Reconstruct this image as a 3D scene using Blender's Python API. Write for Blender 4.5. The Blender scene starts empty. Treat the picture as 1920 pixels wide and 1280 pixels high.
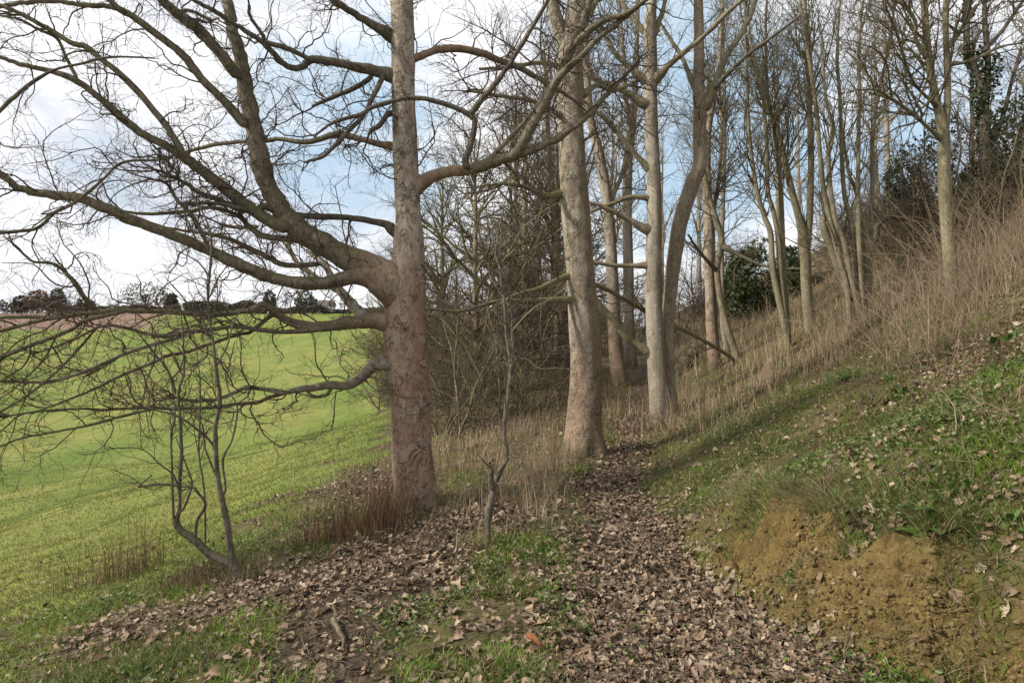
import bpy, math
import numpy as np

# ------------------------------------------------------------------ camera, sky, sun
scene = bpy.context.scene
CAM_Z = 1.6
cam_data = bpy.data.cameras.new("camera")
cam_data.lens = 24.0
cam_data.sensor_width = 36.0
cam_data.clip_start = 0.05
cam_data.clip_end = 5000
cam = bpy.data.objects.new("camera", cam_data)
scene.collection.objects.link(cam)
cam.location = (0, 0, CAM_Z)
cam.rotation_euler = (math.radians(90), 0, 0)
scene.camera = cam

SUN_DIR = np.array([-0.80, -0.22, 0.62])
SUN_DIR /= np.linalg.norm(SUN_DIR)
SUN_EL = math.asin(SUN_DIR[2])
SUN_AZ = math.atan2(SUN_DIR[0], SUN_DIR[1])

world = bpy.data.worlds.new("World")
scene.world = world
world.use_nodes = True
nt = world.node_tree
nt.nodes.clear()


def N(tree, typ, **kw):
    n = tree.nodes.new(typ)
    for k, v in kw.items():
        setattr(n, k, v)
    return n


def mth(tree, op, a, b=None, clamp=False):
    n = N(tree, 'ShaderNodeMath', operation=op, use_clamp=clamp)
    for i, v in enumerate((a, b)):
        if v is None:
            continue
        if isinstance(v, (int, float)):
            n.inputs[i].default_value = v
        else:
            tree.links.new(v, n.inputs[i])
    return n.outputs[0]


def mix(tree, fac, a, b, blend='MIX'):
    n = N(tree, 'ShaderNodeMix', data_type='RGBA', blend_type=blend)
    for i, v in ((0, fac), (6, a), (7, b)):
        if isinstance(v, (int, float)):
            n.inputs[i].default_value = v
        elif isinstance(v, (tuple, list)):
            n.inputs[i].default_value = tuple(v) + ((1,) if len(v) == 3 else ())
        else:
            tree.links.new(v, n.inputs[i])
    return n.outputs[2]


def ramp(tree, fac, a, b):
    n = N(tree, 'ShaderNodeMapRange', interpolation_type='SMOOTHSTEP')
    tree.links.new(fac, n.inputs[0])
    n.inputs[1].default_value = a
    n.inputs[2].default_value = b
    return n.outputs[0]


def noise_node(tree, vec, scale, detail=4, rough=0.55, dist=0.0):
    n = N(tree, 'ShaderNodeTexNoise')
    tree.links.new(vec, n.inputs['Vector'])
    n.inputs['Scale'].default_value = scale
    n.inputs['Detail'].default_value = detail
    n.inputs['Roughness'].default_value = rough
    n.inputs['Distortion'].default_value = dist
    return n.outputs[0]


def mapping(tree, vec, scale=(1, 1, 1), loc=(0, 0, 0)):
    n = N(tree, 'ShaderNodeMapping')
    tree.links.new(vec, n.inputs[0])
    n.inputs['Scale'].default_value = scale
    n.inputs['Location'].default_value = loc
    return n.outputs[0]


sky = N(nt, 'ShaderNodeTexSky', sky_type='NISHITA')
sky.sun_disc = False
sky.sun_elevation = SUN_EL
sky.sun_rotation = SUN_AZ
sky.air_density = 1.0
sky.dust_density = 0.6
wtc = N(nt, 'ShaderNodeTexCoord')
gen = wtc.outputs['Generated']
n1 = noise_node(nt, mapping(nt, gen, (1, 1, 2.2)), 2.6, 7, 0.58, 0.4)
# openings in the cloud: around chosen directions the blue shows through
cov = n1


def opening(px, py, r, amt):
    d = np.array([(px - 960) / 1280.0, 1.0, -(py - 640) / 1280.0])
    d /= np.linalg.norm(d)
    dot = N(nt, 'ShaderNodeVectorMath', operation='DOT_PRODUCT')
    nt.links.new(gen, dot.inputs[0])
    dot.inputs[1].default_value = d
    g = ramp(nt, dot.outputs['Value'], math.cos(r), 1.0)
    return mth(nt, 'MULTIPLY', g, amt)


for (px, py, r, amt) in ((670, 270, 0.22, 0.30), (1240, 190, 0.26, 0.34), (1480, 330, 0.22, 0.16),
                         (1830, 250, 0.15, 0.17), (560, 60, 0.10, 0.05), (250, 440, 0.16, 0.13)):
    cov = mth(nt, 'SUBTRACT', cov, opening(px, py, r, amt))
cloudfac = ramp(nt, cov, 0.12, 0.44)
n2 = ramp(nt, noise_node(nt, mapping(nt, gen, (1, 1, 2.0)), 3.4, 6, 0.62, .5), .30, .62)
shade = mix(nt, n2, (7.2, 7.6, 8.5), (12.4, 12.4, 12.6))
bluesky = mix(nt, 0.85, sky.outputs[0], (6.2, 8.3, 10.2))
skycol = mix(nt, cloudfac, bluesky, shade)
bg = N(nt, 'ShaderNodeBackground')
nt.links.new(skycol, bg.inputs[0])
bg.inputs[1].default_value = 0.077
wo = N(nt, 'ShaderNodeOutputWorld')
nt.links.new(bg.outputs[0], wo.inputs[0])

sun_l = bpy.data.lights.new("sun", 'SUN')
sun_l.energy = 4.6
sun_l.angle = math.radians(5)
sun_l.color = (1.0, 0.93, 0.80)
sun = bpy.data.objects.new("sun", sun_l)
scene.collection.objects.link(sun)
sun.location = (-20, -10, 30)
from mathutils import Vector
sun.rotation_euler = Vector(tuple(SUN_DIR)).to_track_quat('Z', 'Y').to_euler()

scene.view_settings.view_transform = 'Standard'
scene.view_settings.look = 'None'
scene.view_settings.exposure = 0.34
scene.view_settings.gamma = 1.0
scene.cycles.max_bounces = 5
scene.cycles.diffuse_bounces = 3
scene.cycles.transparent_max_bounces = 4

# ------------------------------------------------------------------ numpy helpers
rng = np.random.default_rng(11)


def sstep(a, b, x):
    t = np.clip((x - a) / (b - a), 0, 1)
    return t * t * (3 - 2 * t)


def softplus(x, k):
    return k * np.logaddexp(0, x / k)


def _hash(ix, iy, iz, seed):
    h = (ix.astype(np.int64) * 374761393 + iy.astype(np.int64) * 668265263 + iz.astype(np.int64) * 2147483647 + seed * 974634777)
    h = (h ^ (h >> 13)) * 1274126177
    h = h ^ (h >> 16)
    return (h & 0xFFFFF) / float(0xFFFFF)


def vnoise(x, y, z=None, seed=0):
    x = np.asarray(x, float); y = np.asarray(y, float)
    z = np.zeros_like(x) if z is None else np.asarray(z, float)
    ix, iy, iz = np.floor(x), np.floor(y), np.floor(z)
    fx, fy, fz = x - ix, y - iy, z - iz
    fx, fy, fz = (f * f * (3 - 2 * f) for f in (fx, fy, fz))
    r = 0
    for dx in (0, 1):
        for dy in (0, 1):
            for dz in (0, 1):
                w = (fx if dx else 1 - fx) * (fy if dy else 1 - fy) * (fz if dz else 1 - fz)
                r = r + w * _hash(ix + dx, iy + dy, iz + dz, seed)
    return r * 2 - 1


def fbm(x, y, z=None, seed=0, octv=4, gain=0.5):
    a, r, f = 1.0, 0, 1.0
    for i in range(octv):
        r = r + a * vnoise(x * f + i * 17.3, y * f - i * 9.1, None if z is None else z * f, seed + i)
        a *= gain; f *= 2.03
    return r


def unit(v):
    return v / np.maximum(np.linalg.norm(v, axis=-1, keepdims=True), 1e-9)


def mesh_np(name, V, F, mat, parent=None, origin=None, tint=None, smooth=True):
    """V (n,3); F list of int arrays (m,k)."""
    me = bpy.data.meshes.new(name)
    V = np.asarray(V, np.float32)
    if origin is not None:
        V = V - np.asarray(origin, np.float32)
    if not isinstance(F, list):
        F = [F]
    F = [np.asarray(f, np.int32) for f in F if len(f)]
    me.vertices.add(len(V))
    me.vertices.foreach_set('co', V.ravel())
    nl = sum(f.size for f in F)
    npoly = sum(len(f) for f in F)
    me.loops.add(nl)
    me.loops.foreach_set('vertex_index', np.concatenate([f.ravel() for f in F]))
    me.polygons.add(npoly)
    tot = np.concatenate([np.full(len(f), f.shape[1], np.int32) for f in F])
    start = np.concatenate([[0], np.cumsum(tot)[:-1]]).astype(np.int32)
    me.polygons.foreach_set('loop_start', start)
    me.polygons.foreach_set('use_smooth', np.full(npoly, smooth, bool))
    me.update(calc_edges=True)
    if tint is not None:
        at = me.color_attributes.new('tint', 'FLOAT_COLOR', 'POINT')
        c = np.ones((len(V), 4), np.float32)
        c[:, :tint.shape[1]] = tint
        at.data.foreach_set('color', c.ravel())
    if mat is not None:
        me.materials.append(mat)
    ob = bpy.data.objects.new(name, me)
    scene.collection.objects.link(ob)
    if parent is not None:
        ob.parent = parent
    elif origin is not None:
        ob.location = origin
    return ob


def tag(o, label, cat=None, group=None, kind=None):
    o['label'] = label
    if cat:
        o['category'] = cat
    if group:
        o['group'] = group
    if kind:
        o['kind'] = kind
    return o


def empty(name, loc, label, cat, group=None):
    o = bpy.data.objects.new(name, None)
    o.empty_display_size = 0.3
    scene.collection.objects.link(o)
    o.location = loc
    return tag(o, label, cat, group)


def copy_tree(o, loc, rz, sc, label=None):
    c = o.copy()
    scene.collection.objects.link(c)
    c.location = loc
    c.rotation_euler = (0, 0, rz)
    c.scale = (sc, sc, sc)
    if label:
        c['label'] = label
    for ch in o.children:
        d = ch.copy()
        scene.collection.objects.link(d)
        d.parent = c
    return c


# ------------------------------------------------------------------ terrain
Y_K = [-20, 0, 3.2, 4.0, 5.7, 7.9, 9.75, 12, 16, 30, 60, 300, 2000]
X_K = [-.2, .6, .82, .95, .97, 1.12, 1.62, 2.1, 3.0, 6.2, 13, 60, 300]


def path_x(y):
    return np.interp(y, Y_K, X_K)


def bank_v(x, y):
    b = np.interp(y, [0, 3, 3.75, 5.4, 8, 12, 300], [1.6, 1.3, .70, .46, .36, .5, .5]) + .10 * vnoise(y * 1.1, y * 0 + .5, seed=66)
    return x - path_x(y) - b


def H(x, y, fine=True):
    x = np.asarray(x, float); y = np.asarray(y, float)
    zp = np.interp(y, [-20, 0, 8, 10, 12.5, 16, 20, 30, 60, 300, 2000], [-.1, 0, 0, .06, .22, .5, .8, 1.4, 2.6, 8, 10])
    u = x - path_x(y)
    v = bank_v(x, y)
    cut = .50 * (1 - sstep(4.3, 6.2, y))
    wob = .10 * fbm(x * 1.7, y * 1.7, seed=3, octv=3)
    vv = softplus(v, .12)
    R = cut * sstep(-.05, .36, v + wob)
    R = R + .46 * np.minimum(vv, 3) + .62 * np.clip(vv - 3, 0, 6) + .30 * np.clip(vv - 9, 0, 7) + .10 * np.clip(vv - 16, 0, 15) + .02 * np.clip(vv - 31, 0, 400)
    ll = softplus(-(u + 2.3), .7)
    L = -5.0 * np.tanh(.050 * ll)
    wl = sstep(3, 16, ll)
    t = np.clip(y - 45, 0, 215)
    rise = .00038 * t * t
    z = zp * (1 - wl) + L + R + wl * rise
    # gentle hump of turf between the two paths
    z = z + .10 * np.exp(-((x + .05) / .5) ** 2 - ((y - 4.1) / 1.3) ** 2)
    z = z + .12 * fbm(x * .35, y * .35, seed=7, octv=2) * sstep(1.0, 4, np.abs(u)) * (1 + .02 * y.clip(0, 60))
    if fine:
        near = 1 - sstep(12, 30, y)
        z = z + near * (.028 * fbm(x * 2.3, y * 2.3, seed=5, octv=3))
        fld = sstep(0, 1.5, ll - 1.2)
        z = z + near * (1 - fld) * .010 * fbm(x * 11, y * 11, seed=15, octv=2)
        s = soil_w(x, y)
        z = z + s * (.05 * np.abs(fbm(x * 2.5, y * 9, seed=23, octv=3)) + .045 * fbm(x * 5, y * 8, seed=21, octv=5, gain=.68) + .05 * np.abs(fbm(x * 14, y * 14, seed=22, octv=3)))
    return z


def soil_w(x, y):
    v = bank_v(x, y)
    w = sstep(-.18, .02, v) * (1 - sstep(.30, .46, v + .09 * (4.6 - y) + .20 * fbm(x * 2.6, y * 2.6, seed=33, octv=4)))
    return w * (1 - sstep(4.7, 5.8, y + .5 * vnoise(x * 2, y * 2, seed=4)))


def poly_dist(x, y, pts):
    d = np.full(np.shape(x), 1e9)
    for (ax, ay), (bx, by) in zip(pts[:-1], pts[1:]):
        t = np.clip(((x - ax) * (bx - ax) + (y - ay) * (by - ay)) / ((bx - ax) ** 2 + (by - ay) ** 2), 0, 1)
        d = np.minimum(d, np.hypot(x - ax - t * (bx - ax), y - ay - t * (by - ay)))
    return d


def field_edge(y):
    return np.interp(y, [-20, 0, 4.6, 6, 8.5, 11, 30, 60, 250, 2000], [-3.0, -3.3, -3.3, -3.1, -2.6, -2.3, -5.4, -10.8, -44, -300])


def zones(x, y):
    """litter, field, soil, dry weights"""
    nz = fbm(x * 1.3, y * 1.3, seed=41, octv=4)
    u = x - path_x(y)
    hw = np.interp(y, [0, 3.2, 4, 6, 9, 12], [.62, .62, .55, .42, .28, .25])
    p1 = 1 - sstep(-.14, .16, np.abs(u) - hw + .16 * nz)
    dA = poly_dist(x, y, [(-.35, 1.5), (-.75, 3.2), (-1.0, 4), (-1.25, 4.7), (-1.9, 5.1)])
    dB = poly_dist(x, y, [(-1.0, 4.4), (-1.0, 5.3), (-.75, 6.1), (-.3, 6.3)])
    dC = poly_dist(x, y, [(-2.9, 4.6), (-1.9, 4.6), (-1.6, 4.2)])
    pA = 1 - sstep(-.15, .2, dA - .36 + .25 * nz)
    pB = 1 - sstep(-.15, .2, dB - .42 + .25 * nz)
    pC = .6 * (1 - sstep(-.15, .2, dC - .14 + .3 * nz))
    dD = poly_dist(x, y, [(-3.2, 9.3), (-2.2, 9.0), (-1.5, 8.2)])
    pD = .8 * (1 - sstep(-.2, .3, dD - .35 + .35 * nz))
    lit = np.maximum.reduce([p1, pA, pB, pC, pD])
    wood = sstep(10, 14, y) * (1 - sstep(.5, 3, u)) * .85
    lit = np.maximum(lit, wood * (.5 + .5 * nz))
    fe = field_edge(y)
    fld = sstep(-.5, .5, fe - x + .8 * nz * np.clip(y / 8, .5, 2))
    soil = soil_w(x, y)
    v = bank_v(x, y)
    dry = sstep(8, 12, y) * sstep(.8, 2.2, v) + sstep(3.2, 4.6, v + .8 * nz)
    dry = dry + .85 * sstep(6.3, 8.5, y) * sstep(.35, .7, -u)
    dry = np.clip(dry, 0, 1)
    fld = fld * (1 - pD)
    lit = np.clip(lit * (1 - fld) * (1 - soil), 0, 1)
    return lit, fld, soil, dry


def hit(px, py, y0=1.5, y1=400):
    ys = np.geomspace(y0, y1, 4000)
    xs = (px - 960) / 1280 * ys
    zs = CAM_Z - (py - 640) / 1280 * ys
    k = np.argmax(H(xs, ys, False) > zs)
    if k == 0:
        k = -1
    return float(xs[k]), float(ys[k])


def P(px, py, Y):
    return ((px - 960) / 1280 * Y, Y, CAM_Z - (py - 640) / 1280 * Y)


# ------------------------------------------------------------------ materials
def new_mat(name):
    m = bpy.data.materials.new(name)
    m.use_nodes = True
    t = m.node_tree
    t.nodes.clear()
    out = N(t, 'ShaderNodeOutputMaterial')
    b = N(t, 'ShaderNodeBsdfPrincipled')
    b.inputs['Roughness'].default_value = .85
    b.inputs['Specular IOR Level'].default_value = .2
    t.links.new(b.outputs[0], out.inputs[0])
    return m, t, b, out


def bump(t, b, h, strength, dist):
    n = N(t, 'ShaderNodeBump')
    n.inputs['Strength'].default_value = strength
    n.inputs['Distance'].default_value = dist
    t.links.new(h, n.inputs['Height'])
    t.links.new(n.outputs[0], b.inputs['Normal'])


def bark_mat(name, base, plate, crack, red=None, red_h=(2.2, 3.2), moss=0.3, scale=9.0, vstretch=.42, rough=1.0, crk=.5, flake=None, basemoss=True, near=None, side=.20, moss_shade_col=(.085, .085, .028)):
    m, t, b, out = new_mat(name)
    tc = N(t, 'ShaderNodeTexCoord').outputs['Object']
    warp = N(t, 'ShaderNodeVectorMath', operation='ADD')
    nn = N(t, 'ShaderNodeTexNoise'); nn.inputs['Scale'].default_value = 3.5; nn.inputs['Detail'].default_value = 3
    t.links.new(tc, nn.inputs['Vector'])
    sc = N(t, 'ShaderNodeVectorMath', operation='SCALE'); sc.inputs['Scale'].default_value = .22
    t.links.new(nn.outputs['Color'], sc.inputs[0])
    t.links.new(tc, warp.inputs[0]); t.links.new(sc.outputs[0], warp.inputs[1])
    mp = mapping(t, warp.outputs[0], (1, 1, vstretch))
    vor = N(t, 'ShaderNodeTexVoronoi', feature='DISTANCE_TO_EDGE'); vor.inputs['Scale'].default_value = scale
    t.links.new(mp, vor.inputs['Vector'])
    vc = N(t, 'ShaderNodeTexVoronoi', feature='F1'); vc.inputs['Scale'].default_value = scale * .55
    t.links.new(mp, vc.inputs['Vector'])
    sep = N(t, 'ShaderNodeSeparateColor'); t.links.new(vc.outputs['Color'], sep.inputs[0])
    big = noise_node(t, tc, 1.3, 4, .6, .3)
    fine = noise_node(t, mapping(t, tc, (1, 1, .45)), 38, 5, .65)
    plates = ramp(t, mth(t, 'ADD', mth(t, 'MULTIPLY', sep.outputs[0], .55), mth(t, 'MULTIPLY', big, .6)), .42, .72)
    col = mix(t, plates, base, plate)
    if red is not None:
        sx = N(t, 'ShaderNodeSeparateXYZ'); t.links.new(tc, sx.inputs[0])
        zz = mth(t, 'ADD', sx.outputs[2], mth(t, 'MULTIPLY', big, 1.8))
        rf = mth(t, 'SUBTRACT', 1.0, ramp(t, zz, red_h[0], red_h[1]))
        rf = mth(t, 'MULTIPLY', rf, ramp(t, mth(t, 'ADD', sep.outputs[1], mth(t, 'MULTIPLY', big, 2.0)), .45, 1.05))
        col = mix(t, mth(t, 'MULTIPLY', rf, 1.0, True), col, red)
    col = mix(t, ramp(t, fine, .25, .75), mix(t, .38, col, (.02, .017, .013)), mix(t, .16, col, (.6, .56, .5)))
    lich = ramp(t, noise_node(t, tc, 5.5, 5, .7), .56, .75)
    col = mix(t, mth(t, 'MULTIPLY', lich, .28), col, (.36, .36, .30))
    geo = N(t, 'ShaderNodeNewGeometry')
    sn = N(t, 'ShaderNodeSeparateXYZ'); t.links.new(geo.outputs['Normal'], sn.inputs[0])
    up = mth(t, 'ADD', mth(t, 'MULTIPLY', sn.outputs[2], .45), mth(t, 'MULTIPLY', sn.outputs[0], side))  # moss on upper faces; side also paints shade on faces turned right
    moss_shade = ramp(t, mth(t, 'ADD', up, mth(t, 'MULTIPLY', noise_node(t, tc, 2.2, 5, .7), 1.0)), .98 - moss, 1.35 - moss)
    col = mix(t, mth(t, 'MULTIPLY', moss_shade, .75), col, moss_shade_col)  # one tint for the moss and the painted dark flank
    if near is not None:
        sq = N(t, 'ShaderNodeSeparateXYZ'); t.links.new(tc, sq.inputs[0])
        dist = mth(t, 'ADD', mth(t, 'ABSOLUTE', sq.outputs[0]), mth(t, 'MULTIPLY', big, .5))
        col = mix(t, mth(t, 'MULTIPLY', ramp(t, dist, 1.15, .45), .85), col, mix(t, plates, near, mix(t, .4, near, (.36, .30, .24))))
    fl_h = None
    if flake is not None:
        fn = noise_node(t, mapping(t, warp.outputs[0], (1, 1, .55)), flake, 2.5, .55, .9)
        fm = ramp(t, fn, .520, .532)
        fcol = mix(t, sep.outputs[2], plate, mix(t, .35, plate, base))
        col = mix(t, mth(t, 'MULTIPLY', fm, .36), col, fcol)
        edge = mth(t, 'SUBTRACT', 1.0, ramp(t, mth(t, 'ABSOLUTE', mth(t, 'SUBTRACT', fn, .517)), .0, .014))
        col = mix(t, mth(t, 'MULTIPLY', edge, .6), col, crack)
        fl_h = fm
    sz_ = N(t, 'ShaderNodeSeparateXYZ'); t.links.new(tc, sz_.inputs[0])
    bm = ramp(t, mth(t, 'ADD', sz_.outputs[2], mth(t, 'MULTIPLY', noise_node(t, tc, 4, 4, .7), .9)), .80, .42)
    if basemoss:
        col = mix(t, mth(t, 'MULTIPLY', bm, .75), col, (.045, .045, .018))
    ck = mth(t, 'SUBTRACT', 1.0, ramp(t, vor.outputs['Distance'], .0, .045))
    ckn = ramp(t, noise_node(t, tc, 5.0, 4, .7), crk, crk + .16)
    ck = mth(t, 'MULTIPLY', ck, ckn)
    col = mix(t, mth(t, 'MULTIPLY', ck, .7), col, crack)
    t.links.new(col, b.inputs['Base Color'])
    h = mth(t, 'ADD', mth(t, 'MULTIPLY', ramp(t, vor.outputs['Distance'], 0, .08), ckn), mth(t, 'MULTIPLY', fine, .55))
    h = mth(t, 'ADD', h, mth(t, 'MULTIPLY', sep.outputs[0], .3))
    if fl_h is not None:
        h = mth(t, 'ADD', h, mth(t, 'MULTIPLY', fl_h, .9))
    bump(t, b, h, .9 * rough, .018)
    b.inputs['Roughness'].default_value = .9
    return m


def twig_mat(name, c1, c2):
    m, t, b, out = new_mat(name)
    tc = N(t, 'ShaderNodeTexCoord').outputs['Object']
    t.links.new(mix(t, noise_node(t, tc, 3, 4, .7), c1, c2), b.inputs['Base Color'])
    return m


def tint_mat(name, transl=.0, rough=.75, spec=.2, var=.5):
    m, t, b, out = new_mat(name)
    at = N(t, 'ShaderNodeAttribute', attribute_name='tint')
    tc = N(t, 'ShaderNodeTexCoord').outputs['Object']
    f = noise_node(t, tc, 45, 3, .6)
    col = mix(t, mth(t, 'MULTIPLY', f, var), at.outputs['Color'], mix(t, .65, at.outputs['Color'], (.01, .01, .005)))
    t.links.new(col, b.inputs['Base Color'])
    b.inputs['Roughness'].default_value = rough
    b.inputs['Specular IOR Level'].default_value = spec
    if transl:
        tr = N(t, 'ShaderNodeBsdfTranslucent')
        t.links.new(col, tr.inputs[0])
        mx = N(t, 'ShaderNodeMixShader'); mx.inputs[0].default_value = transl
        t.links.new(b.outputs[0], mx.inputs[1]); t.links.new(tr.outputs[0], mx.inputs[2])
        t.links.new(mx.outputs[0], out.inputs[0])
    return m


M = {}
M['plane'] = bark_mat('bark_flaking', (.27, .205, .155), (.40, .335, .27), (.05, .035, .026), red=(.29, .168, .11), red_h=(2.7, 4.1), moss=.20, scale=34, crk=.50, flake=5.5, side=.45, moss_shade_col=(.11, .07, .042))  # side: right flank tinted darker, moss with painted shade
M['pale'] = bark_mat('bark_pale', (.245, .19, .13), (.365, .315, .245), (.05, .038, .026), red=(.26, .175, .115), red_h=(1.6, 3.2), moss=.30, scale=26, crk=.50, side=.95, moss_shade_col=(.115, .085, .046))  # strong side: shaded right half painted into the colour, over some moss
M['grey'] = bark_mat('bark_grey', (.22, .18, .13), (.335, .29, .23), (.06, .048, .034), side=.80, moss_shade_col=(.095, .078, .038), moss=.30, scale=8, rough=.5, crk=.56)  # side here too puts the trunk's right-hand shade into the bark colour
M['limb'] = bark_mat('bark_limb', (.118, .094, .058), (.185, .152, .105), (.025, .018, .013), moss=.42, scale=26, rough=.7, crk=.55, basemoss=False, flake=7, near=(.235, .15, .10))
M['brown'] = bark_mat('bark_brown', (.185, .135, .088), (.255, .20, .135), (.04, .03, .02), moss=.30, scale=16, rough=.6, crk=.52)
M['mossy'] = bark_mat('bark_mossy', (.15, .122, .068), (.215, .182, .105), (.04, .03, .02), moss=.48, scale=14, rough=.6, crk=.52, basemoss=False, moss_shade_col=(.115, .112, .034))
M['dark'] = bark_mat('bark_dark', (.062, .047, .032), (.10, .078, .054), (.02, .015, .01), moss=.38, scale=20, rough=.7, crk=.55, basemoss=False)
M['dead'] = bark_mat('bark_dead', (.27, .22, .16), (.42, .365, .29), (.07, .055, .04), moss=-.1, scale=24, rough=.5, crk=.5, basemoss=False)
M['twig'] = twig_mat('twig_brown', (.055, .038, .028), (.115, .088, .065))
M['twig_grey'] = twig_mat('twig_grey', (.075, .06, .045), (.155, .125, .09))
M['twig_mossy'] = twig_mat('twig_mossy', (.055, .045, .026), (.125, .105, .06))
M['leaf'] = tint_mat('dead_leaf', .12, .7, .25, .55)
M['grass'] = tint_mat('grass_blade', .3, .6, .25, .25)
M['straw'] = tint_mat('straw', .15, .8, .15, .3)
M['foliage'] = tint_mat('foliage', .2, .45, .45, .4)


def ground_material():
    m, t, b, out = new_mat('ground')
    at = N(t, 'ShaderNodeAttribute', attribute_name='tint')
    sep = N(t, 'ShaderNodeSeparateColor'); t.links.new(at.outputs['Color'], sep.inputs[0])
    lit, fld, soil = sep.outputs
    dry = at.outputs['Alpha']
    tc = N(t, 'ShaderNodeTexCoord').outputs['Object']
    f1 = noise_node(t, tc, 9, 6, .65)
    f2 = noise_node(t, tc, 55, 4, .65)
    f3 = noise_node(t, tc, .55, 5, .6)
    # verge: moss, mud, thatch
    verge = mix(t, ramp(t, f1, .35, .62), (.075, .056, .034), (.085, .092, .028))
    verge = mix(t, ramp(t, noise_node(t, tc, 3.1, 5, .7), .52, .68), verge, (.16, .12, .07))
    # leaf mould
    vor = N(t, 'ShaderNodeTexVoronoi', feature='F1'); vor.inputs['Scale'].default_value = 16
    t.links.new(tc, vor.inputs['Vector'])
    sv = N(t, 'ShaderNodeSeparateColor'); t.links.new(vor.outputs['Color'], sv.inputs[0])
    mould = mix(t, sv.outputs[0], (.042, .030, .022), (.125, .088, .064))
    mould = mix(t, mth(t, 'MULTIPLY', f2, .7), mould, (.035, .026, .017))
    # meadow, with yellower stretches
    mp = mapping(t, tc, (.16, .05, .16))
    band = noise_node(t, mp, 1.0, 5, .6, .6)
    meadow = mix(t, ramp(t, band, .30, .70), (.120, .172, .036), (.250, .240, .074))
    meadow = mix(t, ramp(t, f3, .35, .7), meadow, mix(t, .55, meadow, (.112, .160, .036)))
    meadow = mix(t, mth(t, 'MULTIPLY', ramp(t, noise_node(t, mapping(t, tc, (1, .55, 1)), 2.4, 6, .7), .35, .7), .3), meadow, mix(t, .55, meadow, (.045, .07, .012)))
    sxy = N(t, 'ShaderNodeSeparateXYZ'); t.links.new(tc, sxy.inputs[0])
    # ploughed strip near the crest
    xx = mth(t, 'ADD', sxy.outputs[0], mth(t, 'MULTIPLY', sxy.outputs[1], .46))
    pl = mth(t, 'MULTIPLY', ramp(t, sxy.outputs[1], 208, 211), mth(t, 'SUBTRACT', 1.0, ramp(t, xx, -22, -8)))
    meadow = mix(t, pl, meadow, (.20, .135, .105))
    # bare earth
    soilc = mix(t, ramp(t, f1, .3, .7), (.105, .072, .027), (.185, .132, .052))
    f4 = noise_node(t, tc, 30, 5, .75)
    soilc = mix(t, mth(t, 'MULTIPLY', ramp(t, f4, .52, .66), .7), soilc, (.05, .034, .015))
    soilc = mix(t, mth(t, 'MULTIPLY', ramp(t, f4, .44, .33), .5), soilc, (.26, .20, .10))
    soilc = mix(t, mth(t, 'MULTIPLY', ramp(t, f2, .45, .75), .6), soilc, (.045, .031, .014))
    soilc = mix(t, ramp(t, noise_node(t, tc, 2.3, 5, .7), .55, .72), soilc, (.155, .098, .036))
    dryc = mix(t, ramp(t, f1, .3, .7), (.06, .045, .026), (.17, .125, .075))
    dryc = mix(t, ramp(t, noise_node(t, tc, 1.1, 6, .7), .5, .62), dryc, (.07, .068, .026))
    col = mix(t, mth(t, 'MULTIPLY', dry, .8), verge, dryc)
    col = mix(t, lit, col, mould)
    col = mix(t, soil, col, soilc)
    col = mix(t, fld, col, meadow)
    t.links.new(col, b.inputs['Base Color'])
    b.inputs['Roughness'].default_value = .95
    b.inputs['Specular IOR Level'].default_value = .1
    vs = N(t, 'ShaderNodeTexVoronoi', feature='F1'); vs.inputs['Scale'].default_value = 28
    t.links.new(tc, vs.inputs['Vector'])
    h = mth(t, 'ADD', mth(t, 'MULTIPLY', f2, .7), mth(t, 'ADD', f1, mth(t, 'MULTIPLY', vs.outputs['Distance'], .5)))
    bump(t, b, h, .8, .03)
    return m


M['ground'] = ground_material()


# ------------------------------------------------------------------ ground sheet
def axis(lo, hi, step, growth, lo_far, hi_far):
    c = list(np.arange(lo, hi + step / 2, step))
    s = step; x = c[-1]; up = []
    while x < hi_far:
        s *= growth; x += s; up.append(x)
    s = step; x = c[0]; dn = []
    while x > lo_far:
        s *= growth; x -= s; dn.append(x)
    return np.array(dn[::-1] + c + up)


gx = axis(-5.0, 5.5, .045, 1.045, -1500, 1500)
gy = axis(1.8, 11.0, .045, 1.035, -25, 2200)
gx = np.unique(np.round(np.concatenate([gx[(gx < 1.0) | (gx > 3.6)], np.arange(1.0, 3.6, .02)]), 4))
gy = np.unique(np.round(np.concatenate([gy[(gy < 2.0) | (gy > 6.4)], np.arange(2.0, 6.4, .022)]), 4))
GX, GY = np.meshgrid(gx, gy)
GZ = H(GX, GY)
gl, gf, gs, gd = zones(GX, GY)
nx, ny = len(gx), len(gy)
ii = np.arange(nx * ny).reshape(ny, nx)
gq = np.stack([ii[:-1, :-1], ii[:-1, 1:], ii[1:, 1:], ii[1:, :-1]], -1).reshape(-1, 4)
ground = mesh_np('ground', np.stack([GX, GY, GZ], -1).reshape(-1, 3), gq, M['ground'],
                 tint=np.stack([gl, gf, gs, gd], -1).reshape(-1, 4))
ground['kind'] = 'structure'
ground['label'] = 'sloping ground with leaf covered path, earthy bank and green field'


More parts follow.
